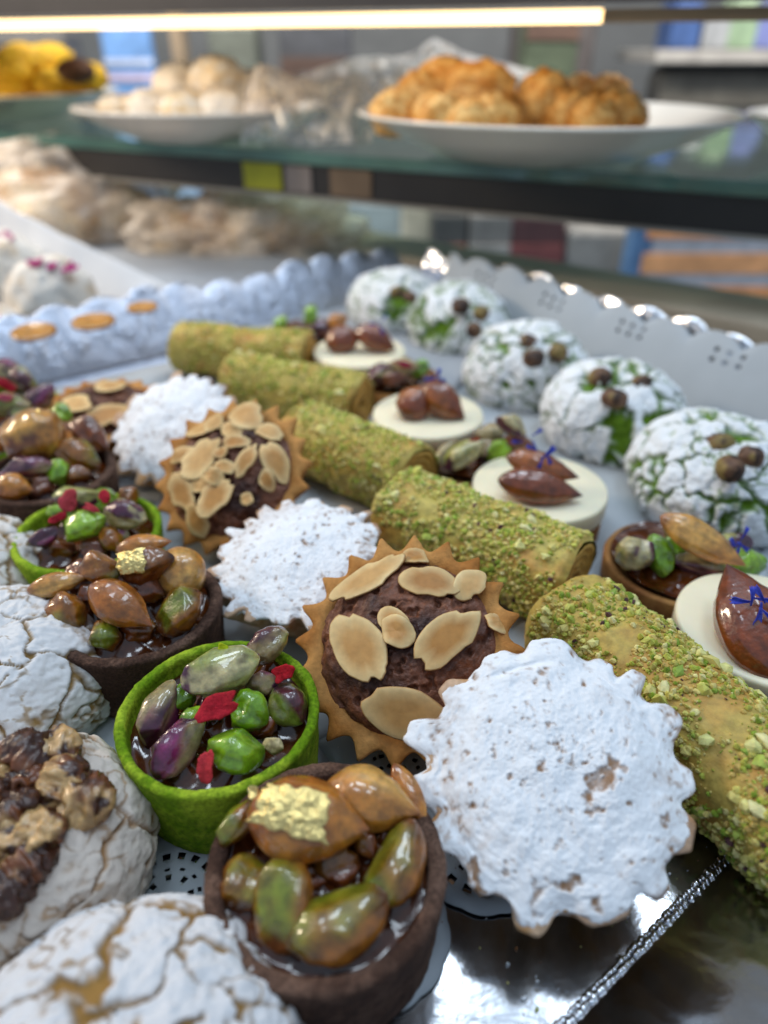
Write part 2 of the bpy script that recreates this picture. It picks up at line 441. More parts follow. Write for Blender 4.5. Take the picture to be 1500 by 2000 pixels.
def pebble_thing(name, label, cat, group, loc, r, seed, m, c0, c1, amp=0.18, nsc=2.5, flat=0.85, res=(26, 36)):
    V, F = lumps(res[0], res[1], seed, amp, nsc)
    C = mixc(c0, c1, sm(-0.35, 0.35, fbm(V, 4.5, 3, seed + 5)))
    V = V * np.array((1, 1, flat)) * r
    o = obj(name, V, F, m, None, C); o.location = Vector([float(x) * S for x in loc])
    o.rotation_euler.z = seed
    return tag(o, label, cat, group)


k = 0
for px, py, r, dd in ((772, 222, 1.7, -2), (826, 196, 2.1, 1), (860, 232, 1.8, -4), (868, 172, 2.2, 2), (935, 190, 2.6, 0), (962, 236, 1.8, -4), (912, 240, 1.6, -5),
                      (1022, 225, 1.7, 0), (1062, 192, 2.0, -1), (1108, 226, 1.9, -2), (1132, 186, 1.6, 5), (1188, 188, 1.6, 4), (1208, 228, 1.9, -2), (1160, 232, 1.6, -4)):
    k += 1
    r *= 0.84
    p, _ = at_dist(px, py, PLR[1] + dd * 0.8 - 1)
    pebble_thing('sesame_ball', 'golden sesame-coated ball piled on the wide cream plate', 'pastry', 'sesame balls on the plate', (p[0], p[1], max(p[2], ZS + 0.6 + r * 0.75)), r, k, M_CRUMB,
                 lin('#c8842e'), lin('#e6bc74'), 0.24, 3.2)
for k, (px, py, r, dd, fl) in enumerate(((352, 172, 2.3, 2, 0.8), (426, 156, 2.3, 0, 0.75), (490, 182, 2.2, 1, 0.8), (300, 205, 2.3, 0, 0.5), (365, 210, 2.2, -3, 0.5), (440, 208, 2.2, -3, 0.5),
                                         (510, 208, 2.0, -2, 0.55), (240, 206, 2.0, 1, 0.4), (545, 190, 1.9, 2, 0.6))):
    r *= 0.86
    p, _ = at_dist(px, py, PLM[1] + dd)
    pebble_thing('coconut_biscuit', 'white coconut-coated biscuit heaped on the cream plate', 'biscuit', 'coconut biscuits on the plate', (p[0], p[1], max(p[2], ZS + 0.6 + r * fl * 0.7)), r, 40 + k, M_SUGAR,
                 lin('#f4eee4'), lin('#e8cfa4') if k % 3 == 1 else lin('#f0e6d8'), 0.22, 3.0, fl)
for k, (px, py, r) in enumerate(((20, 138, 2.1), (75, 126, 2.2), (125, 140, 2.1), (166, 152, 1.9), (60, 160, 2.0), (-15, 160, 2.1), (110, 165, 1.9), (40, 118, 1.9), (105, 116, 1.8), (15, 165, 2.0))):
    p, _ = at_dist(px, py, PLL[1] - 2 + (k % 3) * 2)
    pebble_thing('yellow_pastry', 'bright yellow crumbly pastry heaped around the dark brown biscuit', 'pastry', 'yellow pastries on the plate', (p[0], p[1], max(p[2], ZS + 0.4 + r * 0.6)), r, 60 + k, M_CRUMB,
                 lin('#e8bc20'), lin('#cf9a16'), 0.22, 3.0, 0.7)
p, _ = at_dist(148, 138, PLL[1] - 5)
pebble_thing('brown_biscuit', 'single dark brown biscuit among the yellow pastries', 'biscuit', None, p, 1.6, 71, M_CRUMB, lin('#4c2e1a'), lin('#6b4426'), 0.06, 2, 0.6)


def film_tent(label, xs, zs, y0, z0, y1, seed, amp, nu=150, nv=60):       # film rising from y0, z0 to a ragged ridge at y1
    U, W = np.meshgrid(np.linspace(xs[0], xs[-1], nu), np.linspace(0, 1.25, nv), indexing='ij'); U, W = U.ravel(), W.ravel()
    rz = np.interp(U, xs, zs); k_ = np.where(W < 1, np.sin(W * math.pi / 2), 1 - (W - 1) * 1.2)
    P = np.stack((U, y0 + (y1 - y0) * W, z0 + (rz - z0) * k_), 1)
    Q = P * np.array((1, 1, 0.35))
    fold = 1 - 2.6 * np.abs(fbm(Q, 0.45, 3, seed))
    P[:, 1] += amp * 1.3 * fold; P[:, 2] += amp * 0.5 * fbm(Q, 0.8, 3, seed + 4); P[:, 0] += amp * fbm(Q, 0.4, 2, seed + 5)
    o = obj('plastic_wrap', P, gridf(nu, nv), M_WRAP)
    return tag(o, label, 'plastic wrap')


film_tent('crumpled clear plastic wrap standing up behind the sesame balls', (-6.5, -4, -1, 2, 3.4, 5, 8, 12, 17), (11.6, 12.2, 12.6, 12.8, 13.9, 13.0, 12.4, 11.4, 10.1), 55.5, 9.9, 59.5, 3, 0.55)
film_tent('crumpled clear plastic wrap bunched between the two cream plates', (-9.0, -8.0, -6, -4, -2, -0.6), (10.6, 12.2, 11.7, 11.0, 11.8, 10.6), 50.5, 8.0, 54.5, 9, 0.45, 90, 70)


def wrapped_heap(label, pos, r, seed):
    t = thing('wrapped_pastry_heap', label, 'pastries', pos)
    V, F = lumps(40, 60, seed, 0.35, 2.2)
    V = V * np.array((r[0], r[1], r[2])); V[:, 2] = np.maximum(V[:, 2], -r[2] * 0.45) + r[2] * 0.45
    C = mixc(lin('#c0904a'), lin('#efdcb8'), sm(-0.3, 0.3, fbm(V, 0.5, 3, seed + 1)))
    obj('pastry_pile', V, F, M_CRUMB, t, C)
    V, F = lumps(70, 100, seed, 0.38, 2.2)
    rg = 1 + 0.10 * (1 - np.abs(fbm(V, 2.5, 3, seed + 7)) * 3)
    V = V * rg[:, None] * np.array((r[0] * 1.16, r[1] * 1.16, r[2] * 1.3)); V[:, 2] = np.maximum(V[:, 2], -r[2] * 0.45) + r[2] * 0.46
    obj('film', V, F, M_FILM, t)


wrapped_heap('tall film-wrapped heap of golden pastries behind the white paper sheet', (-27.5, 61, -0.45), (8.5, 5, 3.9), 5)
wrapped_heap('low film-wrapped heap of pale pastries behind the foil tray', (-10.5, 58, -0.45), (7.5, 4, 2.5), 8)

# ------------------------------------------------------------------ the foil tray and its paper doily
U0, U1, V0, V1 = -4.5, 28.2, 2.25, 34.6
tray = thing('foil_tray', 'silver foil cardboard tray with an embossed upturned rim holding the pastries', 'tray', (0, 0, 0))
g = 60
U, W = np.meshgrid(np.linspace(U0, U1, g), np.linspace(V0, V1, g), indexing='ij')
P = np.stack((0.8 * U - 0.6 * W, 0.6 * U + 0.8 * W, np.zeros_like(U)), -1).reshape(-1, 3)
obj('base', P, gridf(g, g), M_FOIL, tray)


def rim(p0, p1, out, h, lean, seed, crink, scal, n=None):
    p0 = np.array(p0); p1 = np.array(p1); Ln = np.linalg.norm(p1 - p0); n = n or int(Ln / 0.09); m = 26
    s = np.linspace(0, 1, n); k = np.linspace(0, 1, m)
    A, K = np.meshgrid(s, k, indexing='ij')
    sc_ = (1 + scal * np.abs(np.sin(A * Ln / 2.2 * math.pi)) - scal) * (1 + 0.10 * vnoise(np.stack((A.ravel() * Ln * 0.35, A.ravel() * 0, A.ravel() * 0), 1), seed).reshape(A.shape))
    hh = h * K * (1 + (sc_ - 1) * K ** 5)
    P2 = p0[None, None] + (p1 - p0)[None, None] * A[..., None] + np.array(out)[None, None] * (lean * K * (1 + 0.3 * K))[..., None]
    P = np.concatenate((P2, (hh)[..., None]), -1).reshape(-1, 3)
    Q = np.stack((A.ravel() * Ln, K.ravel() * 1.1, np.full(A.size, seed * 1.0)), 1)
    w_ = crink * (0.7 * (1 - 3 * np.abs(fbm(Q, 3.4, 2, seed))) + 0.5 * fbm(Q * np.array((1, 3, 1)), 4.5, 3, seed + 5) + 1.6 * fbm(Q, 0.5, 2, seed + 9)) * np.clip(K.ravel() * 3, 0, 1)
    P[:, :2] += np.array(out)[None] * w_[:, None]
    o = obj('rim', P, gridf(n, m), M_FOILC if crink > 0.05 else M_FOIL, tray)
    md = o.modifiers.new('card', 'SOLIDIFY'); md.thickness = 0.0005; md.offset = 1
    return o


eu, ev = np.array((0.8, 0.6)), np.array((-0.6, 0.8))
c00, c10, c11, c01 = [uvw(a, b)[:2] for a, b in ((U0, V0), (U1, V0), (U1, V1), (U0, V1))]
rim(c01, c11, ev, 2.9, 1.5, 1, 0.060, 0.12)
rim(c10, c11, eu, 3.15, 0.9, 2, 0.05, 0.12)
rim(c00, c10, -ev, 1.6, 2.4, 3, 0.02, 0.10)
rim(c00, c01, -eu, 2.2, 1.6, 4, 0.10, 0.20)
# embossed bead rope along the near fold
V, F = lumps(8, 10, 3, 0.1, 1.5); bv, bf = [], []
rr = np.random.RandomState(2); nb = 0
for u in np.arange(U0, U1, 0.085):
    for q in (-0.10, 0.0, 0.10):
        c = uvw(u + rr.uniform(-0.03, 0.03), V0 + q + rr.uniform(-0.015, 0.015), 0.03 + 0.05 * (q == 0))
        bv.append(V * np.array((0.085, 0.06, 0.05)) * rr.uniform(0.7, 1.2) @ rotz(math.atan2(0.6, 0.8) + 0.5).T + c); bf.append(F + nb); nb += len(V)
o = obj('embossed_edge', np.concatenate(bv), np.concatenate(bf), M_FOIL, tray, kind='stuff')

doily = thing('paper_doily', 'white lace paper doily lining the foil tray under the pastries', 'doily', (0, 0, 0))
DZ = 0.07


def medallion(cu, cv, R, seed, square):      # lace rosette with punched holes; the square variant fills a cell of the sheet
    nr = [0.0, 0.16, 0.22, 0.30, 0.40, 0.46, 0.52, 0.56, 0.66, 0.78, 0.84, 1.0]; na = 72
    th = np.linspace(0, 2 * math.pi, na, endpoint=False)
    P = []; emb = [0.0, .05, .0, .03, .03, .05, 0, 0.02, .02, .02, .05, 0.0]
    for r, e in zip(nr, emb):
        rr_ = R * r * (1 + (0.03 * np.abs(np.sin(th * 6)) if r > 0.95 and not square else 0))
        P.append(np.stack((cu + rr_ * np.cos(th), cv + rr_ * np.sin(th), np.full(na, DZ + e * 0.5)), 1))
    F = []
    for i in range(len(nr) - 1):
        for j in range(na):
            hole = (i == 8 and j % 4 in (1, 2)) or (i == 3 and j % 9 in (3, 4, 5)) or (i == 5 and j % 6 in (1, 2))
            if hole: continue
            F.append((i * na + j, i * na + (j + 1) % na, (i + 1) * na + (j + 1) % na, (i + 1) * na + j))
    if square:
        base = len(nr) * na - na
        h = square / 2; q = []
        for a in th:
            s = h / max(abs(math.cos(a)), abs(math.sin(a))); q.append((cu + s * math.cos(a), cv + s * math.sin(a), DZ))
        P.append(np.array(q))
        for j in range(na): F.append((base + j, base + (j + 1) % na, base + na + (j + 1) % na, base + na + j))
    P = np.concatenate(P)
    W3 = np.stack((0.8 * P[:, 0] - 0.6 * P[:, 1], 0.6 * P[:, 0] + 0.8 * P[:, 1], P[:, 2]), 1)
    o = obj('lace_rosette', W3, np.array(F), M_PAPER, doily)
    md = o.modifiers.new('paper', 'SOLIDIFY'); md.thickness = 0.00018


CELL = 2.7
for k in range(11):
    cu = -3.0 + CELL * (k + 0.5)
    medallion(cu, 5.35, 1.36, k, None)
    medallion(cu, 8.05, 1.15, k + 30, CELL)
g = 80
U, W = np.meshgrid(np.linspace(-3.0, 27.15, g), np.linspace(9.4, 33.5, g), indexing='ij')
P = np.stack((0.8 * U - 0.6 * W, 0.6 * U + 0.8 * W, np.full_like(U, DZ)), -1).reshape(-1, 3)
P[:, 2] += 0.02 * fbm(P, 0.5, 2, 3)
o = obj('sheet', P, gridf(g, g), M_PAPER, doily); o.modifiers.new('paper', 'SOLIDIFY').thickness = 0.00018
U, W = np.meshgrid(np.linspace(-3.0, 26.7, 100), np.linspace(6.2, 6.7, 4), indexing='ij')
P = np.stack((0.8 * U - 0.6 * W, 0.6 * U + 0.8 * W, np.full_like(U, DZ - 0.02)), -1).reshape(-1, 3)
o = obj('sheet', P, gridf(100, 4), M_PAPER, doily)


def stand_sheet(pl, out, height, lean, n, m, seed, holes, parent, name='raised_border', scal=0.18, per=2.4):
    pl = np.array(pl, float); s = np.linspace(0, 1, n)
    seg = np.concatenate(([0], np.cumsum(np.linalg.norm(np.diff(pl, axis=0), axis=1)))); T = seg[-1]
    cx = np.interp(s * T, seg, pl[:, 0]); cy = np.interp(s * T, seg, pl[:, 1])
    V = np.zeros((n, m, 3)); kk = np.linspace(0, 1, m)
    hv = np.array([height(a) for a in s])
    top = hv * (1 - scal + scal * np.abs(np.sin(s * T / per * math.pi)) ** 0.6)
    for j, k in enumerate(kk):
        wob = 0.18 * fbm(np.stack((s * T, np.full(n, k * 2), np.zeros(n)), 1), 0.35, 3, seed) * k
        ln = lean * k ** 1.3 + wob
        V[:, j, 0] = cx + out[0] * ln; V[:, j, 1] = cy + out[1] * ln; V[:, j, 2] = DZ + (hv + (top - hv) * k ** 7) * k
    F = gridf(n, m)
    if holes:
        ii, jj = np.divmod(np.arange(len(F)), m - 1)
        kx = s[ii] * T; kz = kk[jj]
        a = np.abs(((kx / per * 4) % 1) - 0.5) < 0.17
        b = (np.abs(kz - 0.80) < 0.03) | (np.abs(kz - 0.68) < 0.022)
        clus = np.sin(kx / per * math.pi * 1.0 + 1.2) > 0.15
        F = F[~(a & b & clus)]
    o = obj(name, V.reshape(-1, 3), F, M_PAPER, parent)
    o.modifiers.new('paper', 'SOLIDIFY').thickness = 0.0002
    return o


stand_sheet([uvw(27.2, 4)[:2], uvw(27.2, 20)[:2], uvw(27.0, 31.5)[:2]], eu, lambda a: 3.25 + 0.15 * math.sin(a * 9), 1.55, 420, 60, 6, True, doily)

# ------------------------------------------------------------------ nuts, flakes, slices
PAL = {k: [lin(c) for c in v] for k, v in {
    'almond_caramel': ('#a25e16', '#bd7c26', '#7e4012'),
    'almond_light': ('#b4762a', '#cc9a4c', '#925618'),
    'pist_caramel': ('#8f5614', '#6f7a1c', '#63330c'),
    'pist_brown': ('#74380f', '#86581a', '#3c180a'),
    'pist_green': ('#6f9a12', '#8fb52a', '#4f6a14'),
    'pist_pale': ('#b5a87a', '#93994c', '#4c1434'),
    'pist_purple': ('#7a1f55', '#9a8a5c', '#43122c'),
    'pist_skin': ('#9a8258', '#74802e', '#54242c'),
    'almond_dark': ('#7a3810', '#a05a1c', '#48190a'),
    'cashew': ('#a86e22', '#c08c3c', '#7a4012'),
    'walnut': ('#6a3a1c', '#c09a66', '#3c1c0c'),
    'hazel': ('#6a4c38', '#7d6a3a', '#37251b'),
    'crumb_beige': ('#b0a070', '#c4b488', '#8a7a50')}.items()}
UPZ = np.array((0, 0, 1.0))


def nut_mesh(L, Wd, T, kind, seed, nu=36, nv=30):
    s = np.linspace(0.0, 1.0, nu); a = np.linspace(0, 2 * math.pi, nv, endpoint=False)
    Sg, A = np.meshgrid(s, a, indexing='ij')
    if 'almond' in kind:
        r = np.sin(math.pi * Sg ** 0.80) ** 0.78; e = 1.0
        r = np.where(Sg > 0.75, np.sin(math.pi * Sg ** 0.80) ** 0.9, r)
    elif kind in ('hazel', 'cashew'):
        r = np.sin(math.pi * Sg) ** 0.6; e = 1.0
    else:
        r = np.sin(math.pi * Sg ** 0.92) ** 0.6; e = 0.82
    r = np.clip(r, 0.012, None)
    ca, sa = np.cos(A), np.sin(A)
    ca = np.sign(ca) * np.abs(ca) ** e; sa = np.sign(sa) * np.abs(sa) ** e
    X = (0.5 - 0.5 * np.cos(math.pi * Sg) if kind in ('hazel', 'cashew') else Sg) - 0.5
    V = np.stack((X * L, r * ca * Wd / 2, r * sa * T / 2), -1).reshape(-1, 3)
    Q = V / (L * 0.5)
    if kind == 'walnut':
        d = 0.40 * (1 - 2.4 * np.abs(fbm(Q, 1.9, 3, seed))) + 0.08 * fbm(Q, 5, 2, seed + 2)
    elif 'almond' in kind:
        d = 0.10 * fbm(Q, 1.2, 3, seed) + 0.040 * np.sin(A.ravel() * 9 + 3 * fbm(Q, 1.5, 2, seed + 4)) * np.sin(math.pi * Sg.ravel())
    elif kind == 'hazel':
        d = 0.14 * fbm(Q, 1.8, 3, seed)
    elif kind == 'cashew':
        d = 0.20 * (1 - 2 * np.abs(fbm(Q, 1.1, 2, seed)))
    else:
        d = 0.32 * fbm(Q, 1.0, 3, seed) + 0.05 * np.sin(A.ravel() * 4 + seed + 2 * fbm(Q, 0.8, 2, seed + 5)) + 0.05 * (1 - 3 * np.abs(fbm(Q, 2.2, 2, seed + 6)))
        d = d - 0.22 * np.exp(-((A.ravel() - math.pi * 0.62 - 0.3 * np.sin(seed)) / 0.15) ** 2) * np.sin(math.pi * Sg.ravel())
    V[:, 1:] *= (1 + d)[:, None]; V[:, 0] *= 1 + 0.4 * d
    if kind.startswith('pist') or kind == 'crumb_beige':      # chipped flats
        rs = np.random.RandomState(seed + 7); D3 = np.array((L, Wd, T)) / 2
        for k_ in range(5):
            n_ = rs.normal(size=3); n_ /= np.linalg.norm(n_); o_ = rs.uniform(0.62, 0.85) * np.linalg.norm(n_ * D3)
            V -= np.maximum(0, V @ n_ - o_)[:, None] * n_ * 0.88
    c0, c1, c2 = PAL[kind]
    side = np.sin(A.ravel() + seed * 1.7)
    m1 = sm(-0.15, 0.35, fbm(Q, 1.3, 3, seed + 11) + 0.30 * side)
    m2 = sm(0.08, 0.24, fbm(Q, 1.7, 3, seed + 23) - 0.22 * side)
    streak = fbm(np.stack((Q[:, 0] * 1.2, np.cos(A.ravel()) * 5, np.sin(A.ravel()) * 5), 1), 1.0, 2, seed + 31)
    if 'caramel' in kind or 'almond' in kind or kind == 'pist_brown':
        m1 = sm(-0.05, 0.6, fbm(Q, 0.8, 2, seed + 11) + 0.40 * side)
        m2 = 0.85 * sm(0.60, 1.0, np.abs(Sg.ravel() - 0.5) * 2) + 0.4 * sm(0.0, 0.6, fbm(Q, 1.6, 3, seed + 23))
    elif kind.startswith('pist'):
        Qs = Q * np.array((0.45, 1.3, 1.3)); m2 = sm(-0.02, 0.16, fbm(Qs, 1.1, 3, seed + 23) - 0.30 * side) if kind != 'pist_green' else 0.6 * sm(0.1, 0.5, fbm(Qs, 1.3, 3, seed + 23))
        m1 = sm(-0.25, 0.45, fbm(Qs, 1.1, 3, seed + 11) + 0.3 * side)
    m2 = np.clip(m2, 0, 1)
    C = mixc(c0, c1, m1); C = C * (1 - m2[:, None]) + c2 * m2[:, None]
    C = C * (1 + 0.22 * streak)[:, None]
    return V, gridf(nu, nv, True), C


NUTNAMES = {'caramelised_almond', 'roasted_almond', 'pistachio_kernel', 'caramelised_cashew'}
NAMES = {'almond_caramel': 'caramelised_almond', 'almond_light': 'caramelised_almond', 'almond_dark': 'roasted_almond', 'walnut': 'walnut_piece', 'hazel': 'hazelnut', 'cashew': 'caramelised_cashew', 'crumb_beige': 'nut_crumb'}


def view_frame(px, py, ang, extra=14):       # lying roughly square to the sight line, leaned back towards level
    d = ray(px, py); el = math.atan2(-d[2], d[1]) + math.radians(extra)
    el = min(el, math.radians(86))
    up = np.array((0, math.sin(el), math.cos(el))); rt = np.array((1.0, 0, 0)); a = math.radians(ang)
    return rt * math.cos(a) + up * math.sin(a), -rt * math.sin(a) + up * math.cos(a)


def to_local(t, V):                         # world centimetres into a thing's own frame
    return (V - np.array(t.matrix_world.translation) / S) @ np.array(t.matrix_world.to_3x3())


def put_nut(t, px, py, z, Lp, Wp, ang, kind, seed, thick=0.8, m=None, extra=14, tilt=0):
    p, dpt = at(px, py, z); k = dpt / FPX
    L, Wd = Lp * k * 1.06, Wp * k * 1.08
    x, y = view_frame(px, py, ang, extra)
    R = frame(x, y) @ roty(math.radians(tilt))
    V, F, C = nut_mesh(L, Wd, Wd * thick, kind, seed)
    V = to_local(t, V @ R.T + p)
    return obj(NAMES.get(kind, 'pistachio_kernel'), V, F, m or M_NUT, t, C)


def flake_mesh(L, Wd, T, seed, kind, c_mid, c_edge, n=36, bend=0.0):
    th = np.linspace(0, 2 * math.pi, n, endpoint=False); rs = np.random.RandomState(seed)
    rr_ = np.ones(n)
    if kind == 'slice':
        rr_ = 1 - 0.16 * np.maximum(0, np.cos(th)) ** 3 * 0 + 0.06 * np.cos(th * 2 + rs.uniform(0, 6)) * 0.5 + 0.03 * np.sin(th * 3 + rs.uniform(0, 6))
        pinch = 1 - 0.28 * sm(0.2, 1.0, np.cos(th))
        qn = np.stack((np.cos(th), np.sin(th), np.full(n, seed * 0.77)), 1); rr_ = rr_ * (1 - 0.16 * sm(0.25, 0.6, vnoise(qn * 2.0, seed)) + 0.015 * vnoise(qn * 9, seed + 2))
    elif kind == 'chip':
        q = np.stack((np.cos(th), np.sin(th), np.full(n, seed * 1.3)), 1)
        rr_ = 1 + 0.42 * vnoise(q * 1.5, seed) + 0.06 * vnoise(q * 9, seed + 1); pinch = np.ones(n)
    else:                                     # broken slice
        q = np.stack((np.cos(th), np.sin(th), np.full(n, seed * 1.3)), 1)
        rr_ = np.minimum(1.0, 0.72 / np.maximum(0.3, np.cos(th - rs.uniform(0, 6.28)) + 0.0001) if True else 1) + 0.10 * vnoise(q * 1.6, seed) + 0.03 * vnoise(q * 7, seed)
        rr_ = np.clip(rr_, 0.4, 1.1); pinch = np.ones(n)
    out = np.stack((np.cos(th) * rr_ * L / 2, np.sin(th) * rr_ * pinch * Wd / 2), 1)
    rings = [(0.01, 1), (0.45, 1), (0.8, 1), (0.95, 0.9), (1.0, 0.5), (1.0, -0.5), (0.95, -0.9), (0.5, -1), (0.01, -1)]
    V = []; C = []
    for r, zz in rings:
        xy = out * r
        z = zz * T / 2 + bend * (xy[:, 0] / (L / 2)) ** 2 + bend * 0.6 * (xy[:, 1] / (Wd / 2)) * (xy[:, 0] / (L / 2))
        V.append(np.stack((xy[:, 0], xy[:, 1], z), 1))
        cc = mixc(c_mid, c_edge, np.full(n, sm(0.55, 0.95, np.array(r))))
        if r > 0.97 and kind != 'chip': cc = mixc(cc, lin('#9a6430'), np.full(n, 0.7))
        C.append(cc)
    V = np.concatenate(V); C = np.concatenate(C)
    nz = fbm(V, 1.6, 3, seed); C = C * (1 + 0.30 * nz[:, None] * np.array((0.7, 1.0, 1.4)))
    V[:, 2] += T * (0.25 if kind == 'slice' else 0.9) * fbm(V, 1.5 if kind == 'slice' else 4, 2, seed + 3)
    return V, gridf(len(rings), n, True, flip=True), C


def put_flake(t, px, py, z, Lp, Wp, ang, seed, hexc, name='red_petal_flake', T=0.08, extra=0, edge=None, m=None):
    p, dpt = at(px, py, z); k = dpt / FPX
    x, y = view_frame(px, py, ang, extra)
    V, F, C = flake_mesh(Lp * k, Wp * k, T, seed, 'chip', lin(hexc), lin(edge or hexc), bend=0.04)
    V = to_local(t, V @ frame(x, y).T + p)
    return obj(name, V, F, m or M_FLAKE, t, C)


def put_gold(t, px, py, z, Lp, Wp, ang, seed, curve=0.25):
    p, dpt = at(px, py, z); k = dpt / FPX
    L, Wd = Lp * k, Wp * k; nu, nv = 46, 36
    x, y = view_frame(px, py, ang, 8)
    U, W = np.meshgrid(np.linspace(-0.5, 0.5, nu), np.linspace(-0.5, 0.5, nv), indexing='ij')
    U, W = U.ravel(), W.ravel()
    Q = np.stack((U * 3, W * 3, np.full(len(U), seed * 1.0)), 1)
    e1 = 1 + 0.34 * fbm(Q * np.array((0, 1, 1)), 1.6, 4, seed); e2 = 1 + 0.34 * fbm(Q * np.array((1, 0, 1)), 1.6, 4, seed + 1)
    V = np.stack((U * L * e1, W * Wd * e2, -curve * ((U * 2) ** 2 * L * 0.22 + (W * 2) ** 2 * Wd * 0.4)), 1)
    V[:, 2] += 0.022 * (1 - 2.4 * np.abs(fbm(V, 4.5, 3, seed))) + 0.012 * fbm(V, 13, 2, seed)
    V = to_local(t, V @ frame(x, y).T + p)
    o = obj('gold_leaf', V, gridf(nu, nv), M_GOLD, t)
    o.modifiers.new('leaf', 'SOLIDIFY').thickness = 0.00012
    return o


def put_petals(t, px, py, z, n, Lp, seed, hexc='#2a35a8', ang0=0):      # cornflower florets
    rs = np.random.RandomState(seed)
    for k in range(n):
        p, dpt = at(px + rs.uniform(-0.25, 0.25) * Lp, py + rs.uniform(-0.2, 0.2) * Lp, z)
        sc_ = dpt / FPX; L = Lp * sc_ * rs.uniform(0.5, 0.85); a = ang0 + k * 360 / n + rs.uniform(-30, 30)
        x, y = view_frame(px, py, a, -10)
        nu, nv = 12, 7
        U, W = np.meshgrid(np.linspace(0, 1, nu), np.linspace(-1, 1, nv), indexing='ij'); U, W = U.ravel(), W.ravel()
        wd = L * 0.17 * (0.22 + U ** 1.5) * (1 - 0.25 * (U > 0.9))
        V = np.stack((U * L - 0.28 * L * np.abs(np.sin(W * 3.1)) * (U > 0.8) * (U - 0.8) * 5 * 0.5, W * wd, 0.16 * L * np.sin(U * 2.4) + 0.10 * L * W * W), 1)
        C = mixc(lin(hexc), lin('#5560c8'), sm(0, 1, 0.5 + 0.5 * fbm(V, 9, 2, seed + k)))
        V = to_local(t, V @ frame(x, y).T + p)
        o = obj('cornflower_petal', V, gridf(nu, nv), M_FLAKE, t, C); o.modifiers.new('petal', 'SOLIDIFY').thickness = 0.00015


# ------------------------------------------------------------------ straight-sided nut tartlets
def tart_shell(t, R, h, wall, c0, c1, m, seed, n=150):
    prof = [(0.01, 0.02), (R * 0.90, 0.0), (R * 0.93, 0.05)] + [(R * (0.93 + 0.07 * k), h * k) for k in np.linspace(0.08, 0.94, 16)] + \
           [(R, h * 0.975), (R * 0.985, h * 1.0), (R - wall * 0.5, h * 1.015), (R - wall * 0.85, h * 1.0), (R - wall, h * 0.965), (R - wall * 1.05, h * 0.9), (R - wall * 1.08, h * 0.6), (0.01, h * 0.58)]
    th = np.linspace(0, 2 * math.pi, n, endpoint=False)
    V = np.array([(r * math.cos(a), r * math.sin(a), z) for r, z in prof for a in th])
    d = 0.035 * fbm(V, 1.6, 4, seed) + 0.022 * fbm(V, 9, 3, seed + 1)
    rad = np.linalg.norm(V[:, :2], axis=1, keepdims=True) + 1e-6
    V[:, :2] += V[:, :2] / rad * d[:, None]
    up_ = sm(h * 0.9, h, V[:, 2]); V[:, 2] += up_ * (0.05 * fbm(V * np.array((1, 1, 0)), 0.8, 3, seed + 2) + 0.035 * fbm(V, 9, 3, seed))
    C = mixc(c0, c1, sm(-0.4, 0.5, fbm(V, 1.2, 4, seed + 4) + 0.5 * fbm(V, 10, 2, seed + 9)))
    obj('pastry_shell', V, gridf(len(prof), n, True), m, t, C)


def disc_fill(t, R, z, name, m, seed, amp=0.05, C=None, climb=0.0):
    nuts = [(np.mean([v.co[:2] for v in c.data.vertices], axis=0) / S, max(c.dimensions) / S) for c in t.children if c.name.split('.')[0] in NUTNAMES]
    nr, na = 40, 120
    r = np.linspace(0.01, 1, nr); th = np.linspace(0, 2 * math.pi, na, endpoint=False)
    A, B = np.meshgrid(r, th, indexing='ij')
    V = np.stack((R * A * np.cos(B), R * A * np.sin(B), np.full_like(A, z)), -1).reshape(-1, 3)
    V[:, 2] += amp * fbm(V, 1.3, 3, seed) + 0.06 * sm(0.88, 1.0, A.ravel())
    up_ = np.zeros(len(V))
    for c, L in nuts: up_ = np.maximum(up_, np.exp(-((V[:, :2] - c) ** 2).sum(1) / (0.33 * L) ** 2))
    V[:, 2] += climb * up_ * (1 + 0.25 * fbm(V, 1.5, 2, seed + 3))
    obj(name, V, gridf(nr, na, True, flip=False), m, t, C)


R_CH, R_GR = 1.72, 1.80


def round_tart(name, label, cat, px, py, R, h, kind, seed, group=None):
    p, _ = at(px, py, h)
    t = thing(name, label, cat, (p[0], p[1], DZ + 0.02), group)
    if kind == 'choc':
        tart_shell(t, R, h, 0.30, lin('#463026'), lin('#735748'), M_CHOC, seed)
    else:
        tart_shell(t, R, h, 0.22, lin('#648808'), lin('#9cb42c'), M_GREEN, seed)
    return t


def zc(px, py, cx, cy, s, ox, oy):
    return ox + px / s, oy + py / s


